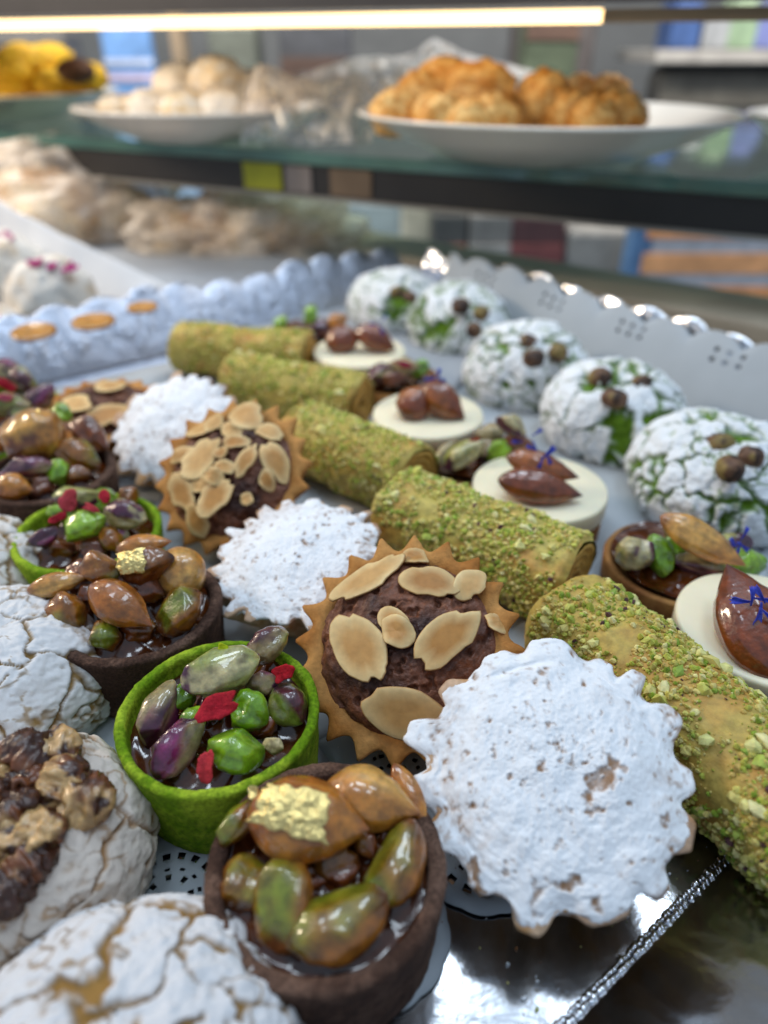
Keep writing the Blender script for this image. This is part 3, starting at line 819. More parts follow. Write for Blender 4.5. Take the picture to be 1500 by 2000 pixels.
# chocolate tartlet in front (gold leaf on a big almond)
t = round_tart('chocolate_nut_tartlet', 'chocolate tartlet of caramel nuts with a large gold leaf square on an almond', 'tartlet', 637, 1692, 1.98, 2.0, 'choc', 1)
q = lambda x, y: (390 + x / 3.0, 1460 + y / 3.0)
for x, y, z, L, Wd, a, k, th_ in ((630, 425, 2.55, 228, 150, -8, 'almond_caramel', 0.75), (1000, 310, 2.35, 185, 112, -14, 'almond_light', 0.8), (820, 1015, 2.15, 198, 125, 26, 'pist_caramel', 0.8),
                                  (1155, 680, 2.15, 168, 96, 66, 'pist_caramel', 0.8), (490, 905, 2.15, 172, 112, 84, 'pist_caramel', 0.8), (265, 790, 2.0, 110, 86, 70, 'pist_caramel', 0.8),
                                  (215, 445, 2.2, 100, 66, 62, 'pist_caramel', 0.7), (800, 715, 1.85, 95, 72, 20, 'pist_brown', 0.8), (1235, 280, 2.2, 130, 44, -62, 'almond_caramel', 0.6),
                                  (965, 560, 2.05, 64, 40, -50, 'pist_brown', 0.8), (640, 760, 1.8, 90, 60, 0, 'pist_brown', 0.8), (1080, 560, 1.8, 70, 50, 80, 'pist_brown', .8)):
    put_nut(t, *q(x, y), z, L, Wd, a, k, int(x + y) % 97, th_)
disc_fill(t, R_CH, 1.6, 'caramel_filling', M_CARA, 7, climb=0.42)
put_gold(t, *q(540, 362), 3.12, 142, 86, -12, 3, 0.22)
put_flake(t, *q(320, 265), 2.75, 24, 32, 60, 5, '#d98a20', 'gold_leaf_scrap', 0.03, m=M_GOLD)

# green tartlet in front
t = round_tart('pistachio_tartlet', 'bright green tartlet of pistachios with three red petal flakes, next to the walnut cookie', 'tartlet', 428, 1392, 2.03, 2.0, 'green', 2)
q = lambda x, y: (210 + x / 3.488, 1200 + y / 3.488)
for x, y, z, L, Wd, a, k, th_ in ((780, 378, 2.75, 148, 98, 18, 'pist_pale', 0.85), (1080, 215, 2.45, 104, 58, 42, 'pist_skin', 0.8), (340, 690, 2.05, 138, 66, 70, 'pist_purple', 0.8),
                                  (520, 560, 2.15, 62, 42, 80, 'pist_green', 0.9), (470, 880, 2.15, 138, 76, 68, 'pist_purple', 0.85), (570, 740, 2.2, 66, 46, 65, 'pist_green', 0.9),
                                  (890, 930, 2.1, 118, 84, -14, 'pist_green', 0.9), (945, 660, 2.2, 90, 74, -30, 'pist_green', 0.9), (1210, 600, 2.05, 98, 70, -48, 'pist_skin', 0.9),
                                  (1125, 890, 2.0, 42, 36, -20, 'crumb_beige', 0.9), (1050, 480, 2.2, 60, 46, 10, 'pist_purple', 0.9), (700, 620, 2.0, 70, 50, 0, 'pist_purple', 0.9),
                                  (1060, 760, 1.8, 70, 50, 60, 'pist_brown', 0.9)):
    put_nut(t, *q(x, y), z, L, Wd, a, k, int(x * 3 + y) % 89, th_, M_DRYNUT if k == 'crumb_beige' else None)
disc_fill(t, R_GR, 1.48, 'dark_filling', M_CARA, 7, climb=0.38)
put_flake(t, *q(755, 645), 2.72, 92, 46, 30, 4, '#b01a28'); put_flake(t, *q(665, 1040), 2.25, 34, 60, 0, 7, '#b83038'); put_flake(t, *q(1195, 400), 2.5, 40, 32, 25, 9, '#a8101c')
put_flake(t, *q(890, 260), 3.1, 15, 12, 0, 11, '#c83a20'); put_flake(t, *q(795, 250), 3.1, 24, 30, 70, 12, '#a8b010', 'pistachio_chip')

# second chocolate tartlet
t = round_tart('chocolate_nut_tartlet', 'chocolate tartlet of heaped caramel nuts between two green tartlets', 'tartlet', 268, 1188, 2.02, 1.9, 'choc', 3)
q = lambda x, y: (x / 3.41, 1000 + y / 3.41)
for x, y, z, L, Wd, a, k, th_ in ((380, 478, 2.6, 112, 42, 14, 'almond_light', 0.7), (665, 370, 3.0, 82, 60, 12, 'pist_caramel', 0.8), (980, 360, 2.95, 104, 62, 18, 'pist_brown', 0.8),
                                  (960, 225, 2.6, 104, 44, 10, 'almond_caramel', 0.7), (1205, 430, 2.4, 116, 96, -75, 'almond_light', 0.75), (810, 625, 2.6, 148, 76, -32, 'almond_caramel', 0.8),
                                  (1190, 660, 2.25, 100, 76, 42, 'pist_caramel', 0.85), (445, 680, 2.2, 88, 70, -50, 'pist_caramel', 0.85), (690, 830, 2.0, 66, 60, 0, 'pist_caramel', 0.9),
                                  (600, 560, 2.3, 60, 44, 0, 'pist_brown', 0.9), (950, 520, 2.4, 90, 60, 0, 'pist_brown', 0.8), (930, 780, 1.9, 80, 54, -10, 'pist_brown', 0.8), (560, 440, 2.4, 80, 60, 0, 'pist_brown', 0.9)):
    put_nut(t, *q(x, y), z, L, Wd, a, k, int(x * 2 + y) % 91, th_)
disc_fill(t, R_CH, 1.52, 'caramel_filling', M_CARA, 7, climb=0.42)
put_gold(t, *q(868, 330), 3.35, 54, 46, 10, 8, 0.3)

# second green tartlet
t = round_tart('pistachio_tartlet', 'bright green tartlet of pistachios behind the heaped caramel nut tartlet', 'tartlet', 172, 1040, 2.0, 1.9, 'green', 4)
for x, y, z, L, Wd, a, k, th_ in ((85, 1052, 2.1, 72, 32, 34, 'pist_purple', 0.85), (162, 1030, 2.4, 88, 54, 28, 'pist_green', 0.9), (150, 972, 2.4, 100, 44, 5, 'pist_pale', 0.85), (245, 1006, 2.4, 82, 54, -18, 'pist_pale', 0.9),
                                  (120, 1000, 2.2, 60, 40, 10, 'pist_green', 0.9), (215, 1050, 2.1, 64, 42, -55, 'pist_caramel', 0.9), (200, 975, 2.2, 60, 44, -20, 'pist_green', 0.9), (252, 968, 2.2, 44, 34, 60, 'pist_caramel', 0.9),
                                  (180, 1075, 1.8, 60, 40, 0, 'pist_brown', 0.9), (120, 1070, 1.8, 50, 40, 0, 'pist_brown', 0.9), (230, 1045, 1.9, 50, 40, 0, 'pist_purple', .9)):
    put_nut(t, x, y, z, L, Wd, a, k, int(x * 2 + y) % 83, th_)
disc_fill(t, R_GR, 1.406, 'dark_filling', M_CARA, 7, climb=0.38)
put_flake(t, 135, 978, 2.9, 34, 52, 5, 3, '#b8404a'); put_flake(t, 112, 1012, 2.6, 36, 16, 25, 6, '#a01828'); put_flake(t, 206, 970, 2.8, 26, 28, 0, 8, '#b02030'); put_flake(t, 178, 992, 2.9, 30, 14, -20, 9, '#a83038')

# third chocolate tartlet
t = round_tart('chocolate_nut_tartlet', 'chocolate tartlet with gold leaf on a plump round nut beside purple pistachios', 'tartlet', 96, 925, 2.05, 1.9, 'choc', 5)
for x, y, z, L, Wd, a, k, th_ in ((66, 850, 2.9, 104, 92, 10, 'cashew', 0.8), (176, 850, 2.5, 104, 54, -52, 'pist_brown', 0.8), (152, 890, 2.4, 96, 54, -30, 'pist_caramel', 0.85), (46, 914, 2.5, 104, 44, 8, 'pist_purple', 0.85),
                                  (114, 922, 2.3, 44, 44, 0, 'pist_green', 0.9), (125, 806, 2.6, 40, 34, -40, 'pist_green', 0.9), (28, 952, 2.2, 74, 50, -10, 'almond_caramel', 0.85), (0, 860, 2.6, 50, 50, 0, 'almond_caramel', 0.9),
                                  (100, 885, 2.1, 60, 44, 0, 'pist_brown', 0.9), (80, 950, 2.0, 56, 40, 20, 'pist_brown', 0.9), (150, 930, 2.0, 60, 40, 0, 'pist_brown', 0.9)):
    put_nut(t, x, y, z, L, Wd, a, k, int(x * 2 + y) % 79, th_)
disc_fill(t, R_CH, 1.52, 'caramel_filling', M_CARA, 7, climb=0.42)
put_gold(t, 64, 822, 3.45, 44, 34, 30, 12, 0.2)
# third green tartlet, mostly out of the picture
t = round_tart('pistachio_tartlet', 'green tartlet with magenta pistachios behind the gold-leafed round nut', 'tartlet', 10, 800, 2.0, 1.9, 'green', 6)
for x, y, z, L, Wd, a, k, th_ in ((14, 724, 2.7, 66, 42, -20, 'pist_purple', 0.85), (75, 776, 2.4, 70, 40, 45, 'pist_purple', 0.85), (48, 745, 2.5, 60, 44, -30, 'pist_skin', 0.85), (14, 790, 2.4, 64, 50, 10, 'pist_pale', 0.9),
                                  (-20, 760, 2.4, 60, 44, 10, 'pist_green', 0.9), (40, 800, 2.2, 60, 40, 0, 'pist_skin', 0.9)):
    put_nut(t, x, y, z, L, Wd, a, k, int(x * 2 + y) % 73, th_)
disc_fill(t, R_GR, 1.406, 'dark_filling', M_CARA, 7, climb=0.38)
put_flake(t, 12, 752, 2.9, 44, 22, -35, 3, '#b01a30'); put_flake(t, 10, 778, 2.8, 40, 14, 0, 4, '#b85060')


# ------------------------------------------------------------------ fluted tartlets
def tooth(th, n, ph): return 1 - np.sqrt(np.sin((th + ph) * n / 2) ** 2 + 0.012) / 1.006


def lobe(th, n, ph, seed):                     # broad irregular scallops
    w_ = th + 0.16 * vnoise(np.stack((np.cos(th) * 2.2, np.sin(th) * 2.2, np.full(len(th), seed * 1.0)), 1), seed)
    q_ = (w_ + ph) * n / (2 * math.pi); k_ = np.round(q_); rs = np.random.RandomState(seed)
    ta = rs.uniform(0.45, 1.15, 64); tw = rs.uniform(0.50, 0.78, 64); ki = (k_.astype(int) % n) % 64
    f_ = np.abs(q_ - k_) * 2                                   # 0 at a lobe's middle, 1 in the notch
    return ta[ki] * (1 - sm(tw[ki] - 0.34, tw[ki] + 0.20, f_)) * (1 + 0.10 * (q_ - k_) * (ki % 3 - 1))


def fluted_shell(t, R, h, n, ph, seed, dust=0.0, lobes=False):
    prof = [(0.02, 0.0, 0), (0.60, 0.0, .25)] + [(0.60 + 0.40 * k ** 0.85, h / R * k, .3 + .7 * k) for k in np.linspace(0.06, 0.97, 12)] + \
           [(1.0, h / R, 1), (0.985, h / R + .022, .95), (0.93, h / R + .028, .55), (0.86, h / R + .02, .2), (0.83, h / R - .02, .05), (0.80, h / R - .15, 0), (0.02, h / R - 0.2, 0)]
    na = 280; th = np.linspace(0, 2 * math.pi, na, endpoint=False)
    amp = 0.17 * (1 + 0.22 * vnoise(np.stack((np.cos(th) * 3, np.sin(th) * 3, np.full(na, seed)), 1), seed))
    tt = tooth(th, n, ph)
    if lobes: tt = lobe(th, n, ph, seed) * 1.15
    V = np.concatenate([np.stack((R * (r * 0.92 + amp * tt * w_ * (0.35 + 0.65 * w_)) * np.cos(th), R * (r * 0.92 + amp * tt * w_ * (0.35 + 0.65 * w_)) * np.sin(th), np.full(na, z * R)), 1) for r, z, w_ in prof])
    V += 0.018 * fbm(V, 5, 3, seed)[:, None] * np.array((1, 1, 1))
    rad = np.linalg.norm(V[:, :2], axis=1) / R
    C = mixc(lin('#c08a4c'), lin('#a3682c'), sm(-0.4, 0.6, fbm(V, 1.5, 3, seed) + 1.2 * (rad - 0.95)))
    if dust: C = mixc(C, lin('#d8d2c8'), dust * sm(-0.2, 0.5, fbm(V, 3, 3, seed + 3) + 0.3 * V[:, 2]))
    obj('fluted_shell', V, gridf(len(prof), na, True), M_BISC, t, C)


def almond_tart(label, loc, R3, R, seed, ph, slices, h=1.75, n=20):
    t = thing('almond_tartlet', label, 'tartlet', loc, None, R3)
    fluted_shell(t, R, h, n, ph, seed)
    nr, na = 80, 200
    r = np.linspace(0.005, 1, nr); th = np.linspace(0, 2 * math.pi, na, endpoint=False)
    A, B = np.meshgrid(r, th, indexing='ij'); A, B = A.ravel(), B.ravel(); Rf = R * 0.83
    dome = lambda a: 0.60 * (1 - a ** 2.6)
    V = np.stack((Rf * A * np.cos(B), Rf * A * np.sin(B), h - 0.02 + dome(A)), 1)
    pores = sm(0.28, 0.6, fbm(V, 5.0, 2, seed + 5)); big = sm(0.25, 0.6, fbm(V, 1.6, 2, seed + 6))
    V[:, 2] += 0.10 * fbm(V, 1.8, 4, seed + 1) - 0.11 * pores - 0.10 * big + 0.05 * fbm(V, 7, 3, seed + 2)
    C = mixc(lin('#3c2018'), lin('#744630'), sm(-0.4, 0.45, fbm(V, 1.3, 3, seed + 8) + 0.5 * sm(0.6, 1, A) - 0.4 * big))
    obj('chocolate_filling', V, gridf(nr, na, True), M_CAKE, t, C)
    for k, (x, y, L, Wd, a, typ) in enumerate(slices):
        rs = np.random.RandomState(seed * 50 + k)
        toast = rs.uniform(0, 1)
        cm = mixc(lin('#cfa468'), lin('#b07a3c'), np.array([toast]))[0]
        V, F, C = flake_mesh(L * R * 1.06, Wd * R * 1.08, 0.065, seed * 31 + k, typ, cm, lin('#dcbd86'), bend=rs.uniform(-0.14, 0.06))
        rad = math.hypot(x, y); z = h + dome(min(1, rad * R / Rf)) + 0.08 + 0.05 * (k % 3)
        sl = 0.55 * rad ** 1.6
        Rm = rotz(math.atan2(y, x)) @ roty(sl + rs.uniform(-0.06, 0.10)) @ rotz(-math.atan2(y, x)) @ rotx(rs.uniform(-0.12, 0.12)) @ rotz(math.radians(a))
        obj('almond_slice', V @ Rm.T + np.array((x * R, y * R, z)), F, M_SLICE, t, C)
    return t


def sugar_tart(label, loc, R3, R, seed, ph, h=1.75, n=15, bare=0.0, res=(130, 360)):
    t = thing('sugar_dusted_tartlet', label, 'tartlet', loc, None, R3)
    fluted_shell(t, R * 0.925, h, n, ph, seed, 0.35, True)
    nr, na = res
    r = np.concatenate((np.linspace(0.004, 0.985, nr - 3), (1.0, 1.0, 0.985))); dz = np.concatenate((np.zeros(nr - 3), (-0.015, -0.055, -0.075)))
    th = np.linspace(0, 2 * math.pi, na, endpoint=False)
    A, B = np.meshgrid(r, th, indexing='ij'); DZ_ = np.repeat(dz, na); A, B = A.ravel(), B.ravel()
    amp = 0.17 * (1 + 0.30 * vnoise(np.stack((np.cos(B) * 3, np.sin(B) * 3, np.full(len(B), seed)), 1), seed))
    edge = 0.865 + 0.86 * amp * lobe(B, n, ph, seed) * (1 + 0.5 * vnoise(np.stack((np.cos(B) * 2.6, np.sin(B) * 2.6, np.full(len(B), seed * 3.1)), 1), seed + 8))
    edge = edge * (1 + 0.025 * fbm(np.stack((np.cos(B) * 11, np.sin(B) * 11, A * 0), 1), 1.0, 3, seed + 4))
    rad = R * A * (0.80 * (1 - A ** 3) + edge * A ** 3 + 0.06 * (1 - A) * 0)
    rad = R * np.where(A < 0.8, A * 0.92, 0.736 + (edge - 0.736) * (A - 0.8) / 0.2)
    V = np.stack((rad * np.cos(B), rad * np.sin(B), h + 0.05 + 0.46 * (1 - np.clip(A, 0, 1) ** 2.2) + DZ_), 1)
    crease = np.exp(-((A - 0.82 - 0.03 * fbm(V, 0.8, 2, seed + 19)) / 0.03) ** 2) * sm(0.05, 0.5, fbm(V, 0.8, 2, seed + 9))
    V[:, 2] -= 0.05 * crease
    n1 = fbm(V, 0.9, 3, seed + 1); n2 = fbm(V, 3.4, 4, seed + 2); n3 = fbm(V, 9.0, 3, seed + 3)
    veins = 1 - np.abs(fbm(V, 1.1, 3, seed + 5)) * 5.5
    region = sm(0.0, 0.40, fbm(V, 0.55, 2, seed + 6) + 0.42 - 0.55 * A)
    hole = sm(0.20, 0.80, veins * region + 0.75 * n3 + 0.40 * n2 + 0.06 + bare)
    hole = np.maximum(hole, 0.7 * sm(0.44, 0.60, n2 * 0.8 + n3 * 0.30 + 0.16 * region - 0.05 + bare * 0.3))
    rimb = sm(0.95, 1.0, A) * sm(0.0, 0.5, n2 + 0.4 * n3 + 0.05)
    thin = 0.35 * sm(0.05, 0.5, fbm(V, 0.7, 2, seed + 12) + 0.4 * n3) * sm(0.5, 0.9, A)
    stip = 0.50 * sm(0.30, 0.56, fbm(V, 7.0, 2, seed + 14) * 0.9 + 0.35 * fbm(V, 0.8, 2, seed + 15)) * sm(-0.1, 0.35, fbm(V, 0.6, 2, seed + 16) + 0.25 * A)
    mask = np.clip(np.maximum(hole, stip) + 0.8 * rimb + thin, 0, 1)
    V[:, 2] += 0.13 * n1 + 0.030 * n2 + 0.014 * n3 + 0.012 * fbm(V, 18, 2, seed + 30) - 0.06 * hole
    C = mixc(lin('#f0f1f3'), lin('#96704e'), mask * (0.80 + 0.35 * np.clip(n3, -0.5, 0.5)))
    obj('icing_sugar_top', V, gridf(nr, na, True), M_SUGAR, t, C)
    return t


def tart_at(px, py, zr, nx, ny, h=1.75, rot=0.0):        # base position from the measured rim centre
    p, _ = at(px, py, zr); R3 = tilted(nx, ny) @ rotz(rot)
    return p - R3[:, 2] * h, R3


A1 = [(-0.32, 0.64, 0.78, 0.30, 32, 'slice'), (0.12, 0.84, 0.30, 0.17, -15, 'broken'), (0.62, 0.52, 0.36, 0.26, 48, 'slice'), (0.27, 0.53, 0.56, 0.30, -10, 'slice'), (-0.36, -0.06, 0.70, 0.42, -52, 'slice'),
      (-0.02, 0.06, 0.34, 0.26, -30, 'broken'), (-0.03, 0.13, 0.42, 0.22, -42, 'slice'), (0.42, -0.01, 0.68, 0.36, 42, 'slice'), (0.02, -0.62, 0.70, 0.42, -10, 'slice'), (0.84, 0.16, 0.24, 0.18, -50, 'broken')]
loc, R3 = tart_at(792, 1262, 2.36, -0.22, -0.52)
almond_tart('almond tartlet with seven large almond slices, between two sugar-dusted tartlets', loc, R3, 2.42, 11, 0.1, A1, n=20)
A2 = [(x / 330, y / 330, L / 330, Wd / 330, a, ty) for x, y, L, Wd, a, ty in (
    (-130, 215, 200, 95, -4, 'slice'), (-70, 215, 95, 85, 30, 'broken'), (65, 245, 170, 140, -40, 'slice'), (20, 172, 110, 70, -18, 'broken'), (175, 158, 130, 82, -25, 'slice'), (-205, 90, 130, 62, 18, 'broken'),
    (-100, 50, 215, 150, 40, 'slice'), (50, 105, 120, 62, -6, 'broken'), (105, 20, 150, 70, 62, 'slice'), (210, 20, 195, 95, -62, 'slice'), (10, -5, 105, 62, -14, 'broken'), (-30, -40, 95, 72, -42, 'broken'),
    (-85, -70, 105, 82, -20, 'broken'), (-180, -90, 170, 110, -52, 'slice'), (-20, -130, 185, 120, 40, 'slice'), (180, -60, 95, 60, -60, 'broken'), (-8, 60, 62, 50, 10, 'broken'), (-110, -210, 150, 95, -60, 'slice'),
    (-230, -20, 90, 60, 30, 'broken'), (110, -140, 60, 50, 0, 'broken'))]
loc, R3 = tart_at(452, 928, 2.30, -0.22, -0.60)
almond_tart('almond tartlet thickly covered with overlapping almond slices', loc, R3, 2.45, 12, 0.25, A2, n=20)
loc, R3 = tart_at(205, 800, 1.9, 0.05, -0.10)
almond_tart('almond tartlet half hidden behind a sugar-dusted tartlet and chocolate tartlet', loc, R3, 2.3, 13, 0.0, [(0.2, -0.5, 0.8, 0.4, 40, 'slice'), (-0.3, -0.3, 0.6, 0.4, -30, 'slice'), (0.1, 0.2, 0.5, 0.3, 10, 'slice'), (0.65, -0.1, 0.4, 0.3, 60, 'slice')])

loc, R3 = tart_at(1078, 1508, 2.30, -0.05, -0.42)
sugar_tart('large sugar-dusted tartlet resting against the bare foil beside the pistachio roll', loc, R3, 2.62, 21, 0.12)
loc, R3 = tart_at(582, 1092, 2.0, -0.10, -0.16)
sugar_tart('sugar-dusted tartlet lying between the two almond tartlets', loc, R3, 2.40, 22, 0.30, n=19)
loc, R3 = tart_at(338, 835, 2.2, -0.15, -0.50)
sugar_tart('sugar-dusted tartlet behind the thickly covered almond tartlet', loc, R3, 2.35, 23, 0.0, n=18, res=(80, 280))

# ------------------------------------------------------------------ pistachio rolls
ico_v = None


def ico(seed, amp=0.3):
    p = (1 + 5 ** .5) / 2
    V = np.array([(-1, p, 0), (1, p, 0), (-1, -p, 0), (1, -p, 0), (0, -1, p), (0, 1, p), (0, -1, -p), (0, 1, -p), (p, 0, -1), (p, 0, 1), (-p, 0, -1), (-p, 0, 1)], float) / 1.9
    F = np.array([(0, 11, 5), (0, 5, 1), (0, 1, 7), (0, 7, 10), (0, 10, 11), (1, 5, 9), (5, 11, 4), (11, 10, 2), (10, 7, 6), (7, 1, 8), (3, 9, 4), (3, 4, 2), (3, 2, 6), (3, 6, 8), (3, 8, 9), (4, 9, 5), (2, 4, 11), (6, 2, 10), (8, 6, 7), (9, 8, 1)])
    return V * np.random.RandomState(seed).uniform(1 - amp, 1 + amp, (12, 1)) * np.random.RandomState(seed + 1).uniform(0.75, 1.25, (12, 3)), F


CRUMB_C = np.array([lin(c) for c in ('#cfc468', '#bcbc54', '#d8c878', '#a8b044', '#d2b466', '#86a034', '#e0d490', '#5a3a3c', '#a5bc4c')])
BIG = [mesh_data('pistachio_piece', *(lambda vf: (vf[0] * 0.1, vf[1]))(ico(300 + k, 0.35)), M_CRUMB, lin(c), False) for k, c in enumerate(('#c4c464', '#d6d084', '#a6b44c', '#ccc070', '#86a03e', '#e0d89a'))]


def roll(label, p0, p1, R, seed, n_crumb, n_big, cover=1.0, green=0.5):
    p0 = np.array(p0, float); p1 = np.array(p1, float); c = (p0 + p1) / 2; L = np.linalg.norm(p1 - p0)
    t = thing('pistachio_roll', label, 'pastry roll', (c[0], c[1], c[2]), 'pistachio rolls', frame(p1 - p0, (-(p1 - p0)[1], (p1 - p0)[0], 0)))
    nu, nv = 110, 120
    s = np.linspace(0, 1, nu); a = np.linspace(0, 2 * math.pi, nv, endpoint=False)
    Sg, A = np.meshgrid(s, a, indexing='ij'); Sg, A = Sg.ravel(), A.ravel()
    def rad(Sg, A):
        Q = np.stack(((Sg - .5) * L, np.cos(A) * R, np.sin(A) * R), 1)
        e = 1 - 0.10 * sm(0.95, 1.0, np.abs(Sg - .5) * 2)
        return R * e * (1 + 0.12 * fbm(Q, 0.5, 3, seed) + 0.045 * fbm(Q, 2.0, 4, seed + 1)) + 0.05 * sm(2.2, 2.26, (A + 0.25 * np.sin(Sg * 5)) % 6.283) * (1 - sm(2.3, 3.6, A))
    r = rad(Sg, A)
    X = (Sg - .5) * L + 0.06 * np.sin(A * 3 + seed) * sm(0.9, 1, np.abs(Sg - .5) * 2) * np.sign(Sg - .5)
    V = np.stack((X, r * np.cos(A), r * np.sin(A)), 1)
    gold = mixc(lin('#c4984a'), lin('#ab7c34'), sm(-0.4, 0.4, fbm(V, 0.9, 3, seed + 3)))
    C = mixc(gold, lin('#bcae58'), green * sm(-0.35, 0.25, fbm(V, 1.3, 4, seed + 6) + 0.1))
    obj('phyllo_roll', V, gridf(nu, nv, True), M_ROLL, t, C)
    for sgn in (-1, 1):                                  # coiled ends
        nr, na = 40, 110
        k = np.linspace(0.01, 0.93, nr); a2 = np.linspace(0, 2 * math.pi, na, endpoint=False)
        K, A2_ = np.meshgrid(k, a2, indexing='ij'); K, A2_ = K.ravel(), A2_.ravel()
        rr_ = rad(np.full(len(K), 0.5 + 0.5 * sgn), A2_) * K
        ph = (K * 5 - A2_ / (2 * math.pi)) % 1
        dx = 0.11 * np.abs(ph - 0.5) + 0.05 * fbm(np.stack((K * 3, A2_ * 2, A2_ * 0), 1), 1.0, 2, seed) - 0.22 * (K < 0.22) + 0.06 * sm(0.7, .93, K)
        Ve = np.stack((sgn * (L / 2 - 0.10 + dx + 0.03), rr_ * np.cos(A2_), rr_ * np.sin(A2_)), 1)
        Ce = mixc(lin('#c59a4a'), lin('#8a6420'), sm(0.3, 0.5, np.abs(ph - 0.5)))
        obj('coiled_end', Ve, gridf(nr, na, True, flip=sgn > 0), M_ROLL, t, Ce)
    rs = np.random.RandomState(seed)
    base = [ico(seed * 10 + q_) for q_ in range(6)]
    sv = rs.uniform(0.02, 0.98, n_crumb * 4); av = rs.uniform(0, 2 * math.pi, n_crumb * 4)
    dens = fbm(np.stack((sv * L, np.cos(av) * R, np.sin(av) * R), 1), 1.2, 3, seed + 6)
    up_ = np.sin(av)                                      # pressed on from above: bare underneath
    keep = (rs.uniform(0, 1, len(sv)) < cover * sm(-0.42, 0.35, dens + 0.10 * up_)) & (up_ > -0.75)
    sv, av = sv[keep][:n_crumb], av[keep][:n_crumb]
    r = rad(sv, av); bv, bf, bc = [], [], []; nb = 0
    for q_ in range(len(sv)):
        V0_, F0_ = base[q_ % 6]; z = rs.uniform(0, 1); rad_ = 0.018 + 0.062 * z ** 4
        Vq = V0_ * rad_ * rs.uniform(0.7, 1.3, 3)
        cpos = np.array(((sv[q_] - .5) * L, (r[q_] + rad_ * 0.35) * math.cos(av[q_]), (r[q_] + rad_ * 0.35) * math.sin(av[q_])))
        bv.append(Vq + cpos); bf.append(F0_ + nb); nb += 12
        ci = rs.choice(9, p=(.19, .17, .17, .12, .12, .08, .09, .02, .04)); bc.append(np.tile(CRUMB_C[ci] * rs.uniform(0.8, 1.15), (12, 1)))
    obj('pistachio_crumbs', np.concatenate(bv), np.concatenate(bf), M_CRUMB, t, np.concatenate(bc), smooth=False, kind='stuff')
    for q_ in range(n_big):
        s_ = rs.uniform(0.04, 0.96); a_ = rs.uniform(0.15, math.pi * 1.05); rr_ = rad(np.array([s_]), np.array([a_]))[0]; sz = rs.uniform(0.75, 1.6) * (1.5 if q_ % 9 == 0 else 1)
        M_ = Matrix.Translation(Vector(((s_ - .5) * L, (rr_ + 0.03) * math.cos(a_), (rr_ + 0.03) * math.sin(a_))) * S) @ Matrix.Rotation(rs.uniform(0, 6), 4, 'X') @ Matrix.Rotation(rs.uniform(0, 6), 4, 'Z') @ Matrix.Diagonal((sz * 1.2, sz * 0.9, sz * 0.7, 1))
        inst('pistachio_piece', BIG[q_ % 6], t, M_)
    return t


def rp(px, py, z): return at(px, py, z)[0]


a, b = rp(1098, 1200, 1.45), rp(1500, 1545, 1.45); d = (b - a) / np.linalg.norm(b - a)
roll('golden pistachio roll with sparse large crumbs beside the bare foil', a, a + d * 8.2, 1.34, 31, 9000, 110, 1.5, 0.6)
t = roll('thickly crumbed pistachio roll between the almond tartlet and a white chocolate disc', rp(770, 995, 1.4), rp(1125, 1135, 1.4), 1.30, 32, 11000, 60, 2.2, 0.9)
put_flake(t, 985, 1098, 1.75, 120, 52, 12, 21, '#b8983c', 'phyllo_flake', 0.04, m=M_ROLL)
roll('pistachio roll with a loose golden coil at its end', rp(585, 850, 1.35), rp(812, 945, 1.35), 1.28, 33, 7000, 16, 1.8, 0.85)
roll('pistachio roll with bright green crumbs along its top', rp(455, 745, 1.35), rp(708, 790, 1.35), 1.22, 34, 6500, 40, 1.8, 0.85)
roll('pistachio roll lying nearest the crinkled foil rim', rp(350, 678, 1.35), rp(606, 700, 1.35), 1.15, 35, 5000, 14, 1.8, 0.85)


# ------------------------------------------------------------------ white chocolate discs and nut jelly tartlets
def choc_disc(label, px, py, R, ztop, nuts, petals, seed):
    p, _ = at(px, py, ztop); t = thing('white_chocolate_tartlet', label, 'tartlet', (p[0], p[1], DZ + 0.02))
    n = 110; th = np.linspace(0, 2 * math.pi, n, endpoint=False)
    zb = ztop - 0.75
    prof = [(0.02, 0.0), (R * 0.93, 0.0), (R * 0.96, 0.06), (R * 0.97, zb - 0.04), (R * 0.95, zb), (0.02, zb)]
    V = np.array([(r * math.cos(q_), r * math.sin(q_), z) for r, z in prof for q_ in th]); V[:, :2] *= (1 + 0.012 * fbm(V, 2.5, 3, seed))[:, None]
    obj('biscuit_base', V, gridf(len(prof), n, True), M_BISC, t, mixc(lin('#b8854a'), lin('#8a5a2c'), sm(-.4, .4, fbm(V, 1.5, 3, seed))))
    zt = ztop - DZ - 0.02
    prof = [(0.02, zb + 0.004), (R * 0.97, zb + 0.004), (R * 0.995, zb + 0.05), (R, zt - 0.10), (R * 0.992, zt - 0.03), (R * 0.965, zt), (R * 0.6, zt - 0.02), (0.02, zt - 0.02)]
    V = np.array([(r * math.cos(q_), r * math.sin(q_), z) for r, z in prof for q_ in th])
    V[:, :2] *= (1 + 0.006 * fbm(V, 1.5, 3, seed + 2))[:, None]; V[:, 2] += 0.012 * fbm(V, 1.2, 3, seed + 4)
    obj('white_chocolate_top', V, gridf(len(prof), n, True), M_WCHOC, t)
    for k, (x, y, z, L, Wd, an, kind, th_) in enumerate(nuts): put_nut(t, x, y, z, L, Wd, an, kind, seed * 7 + k, th_, extra=20)
    for k, (x, y, z, n_, Lp, a0) in enumerate(petals): put_petals(t, x, y, z, n_, Lp, seed + k, ang0=a0)
    return t


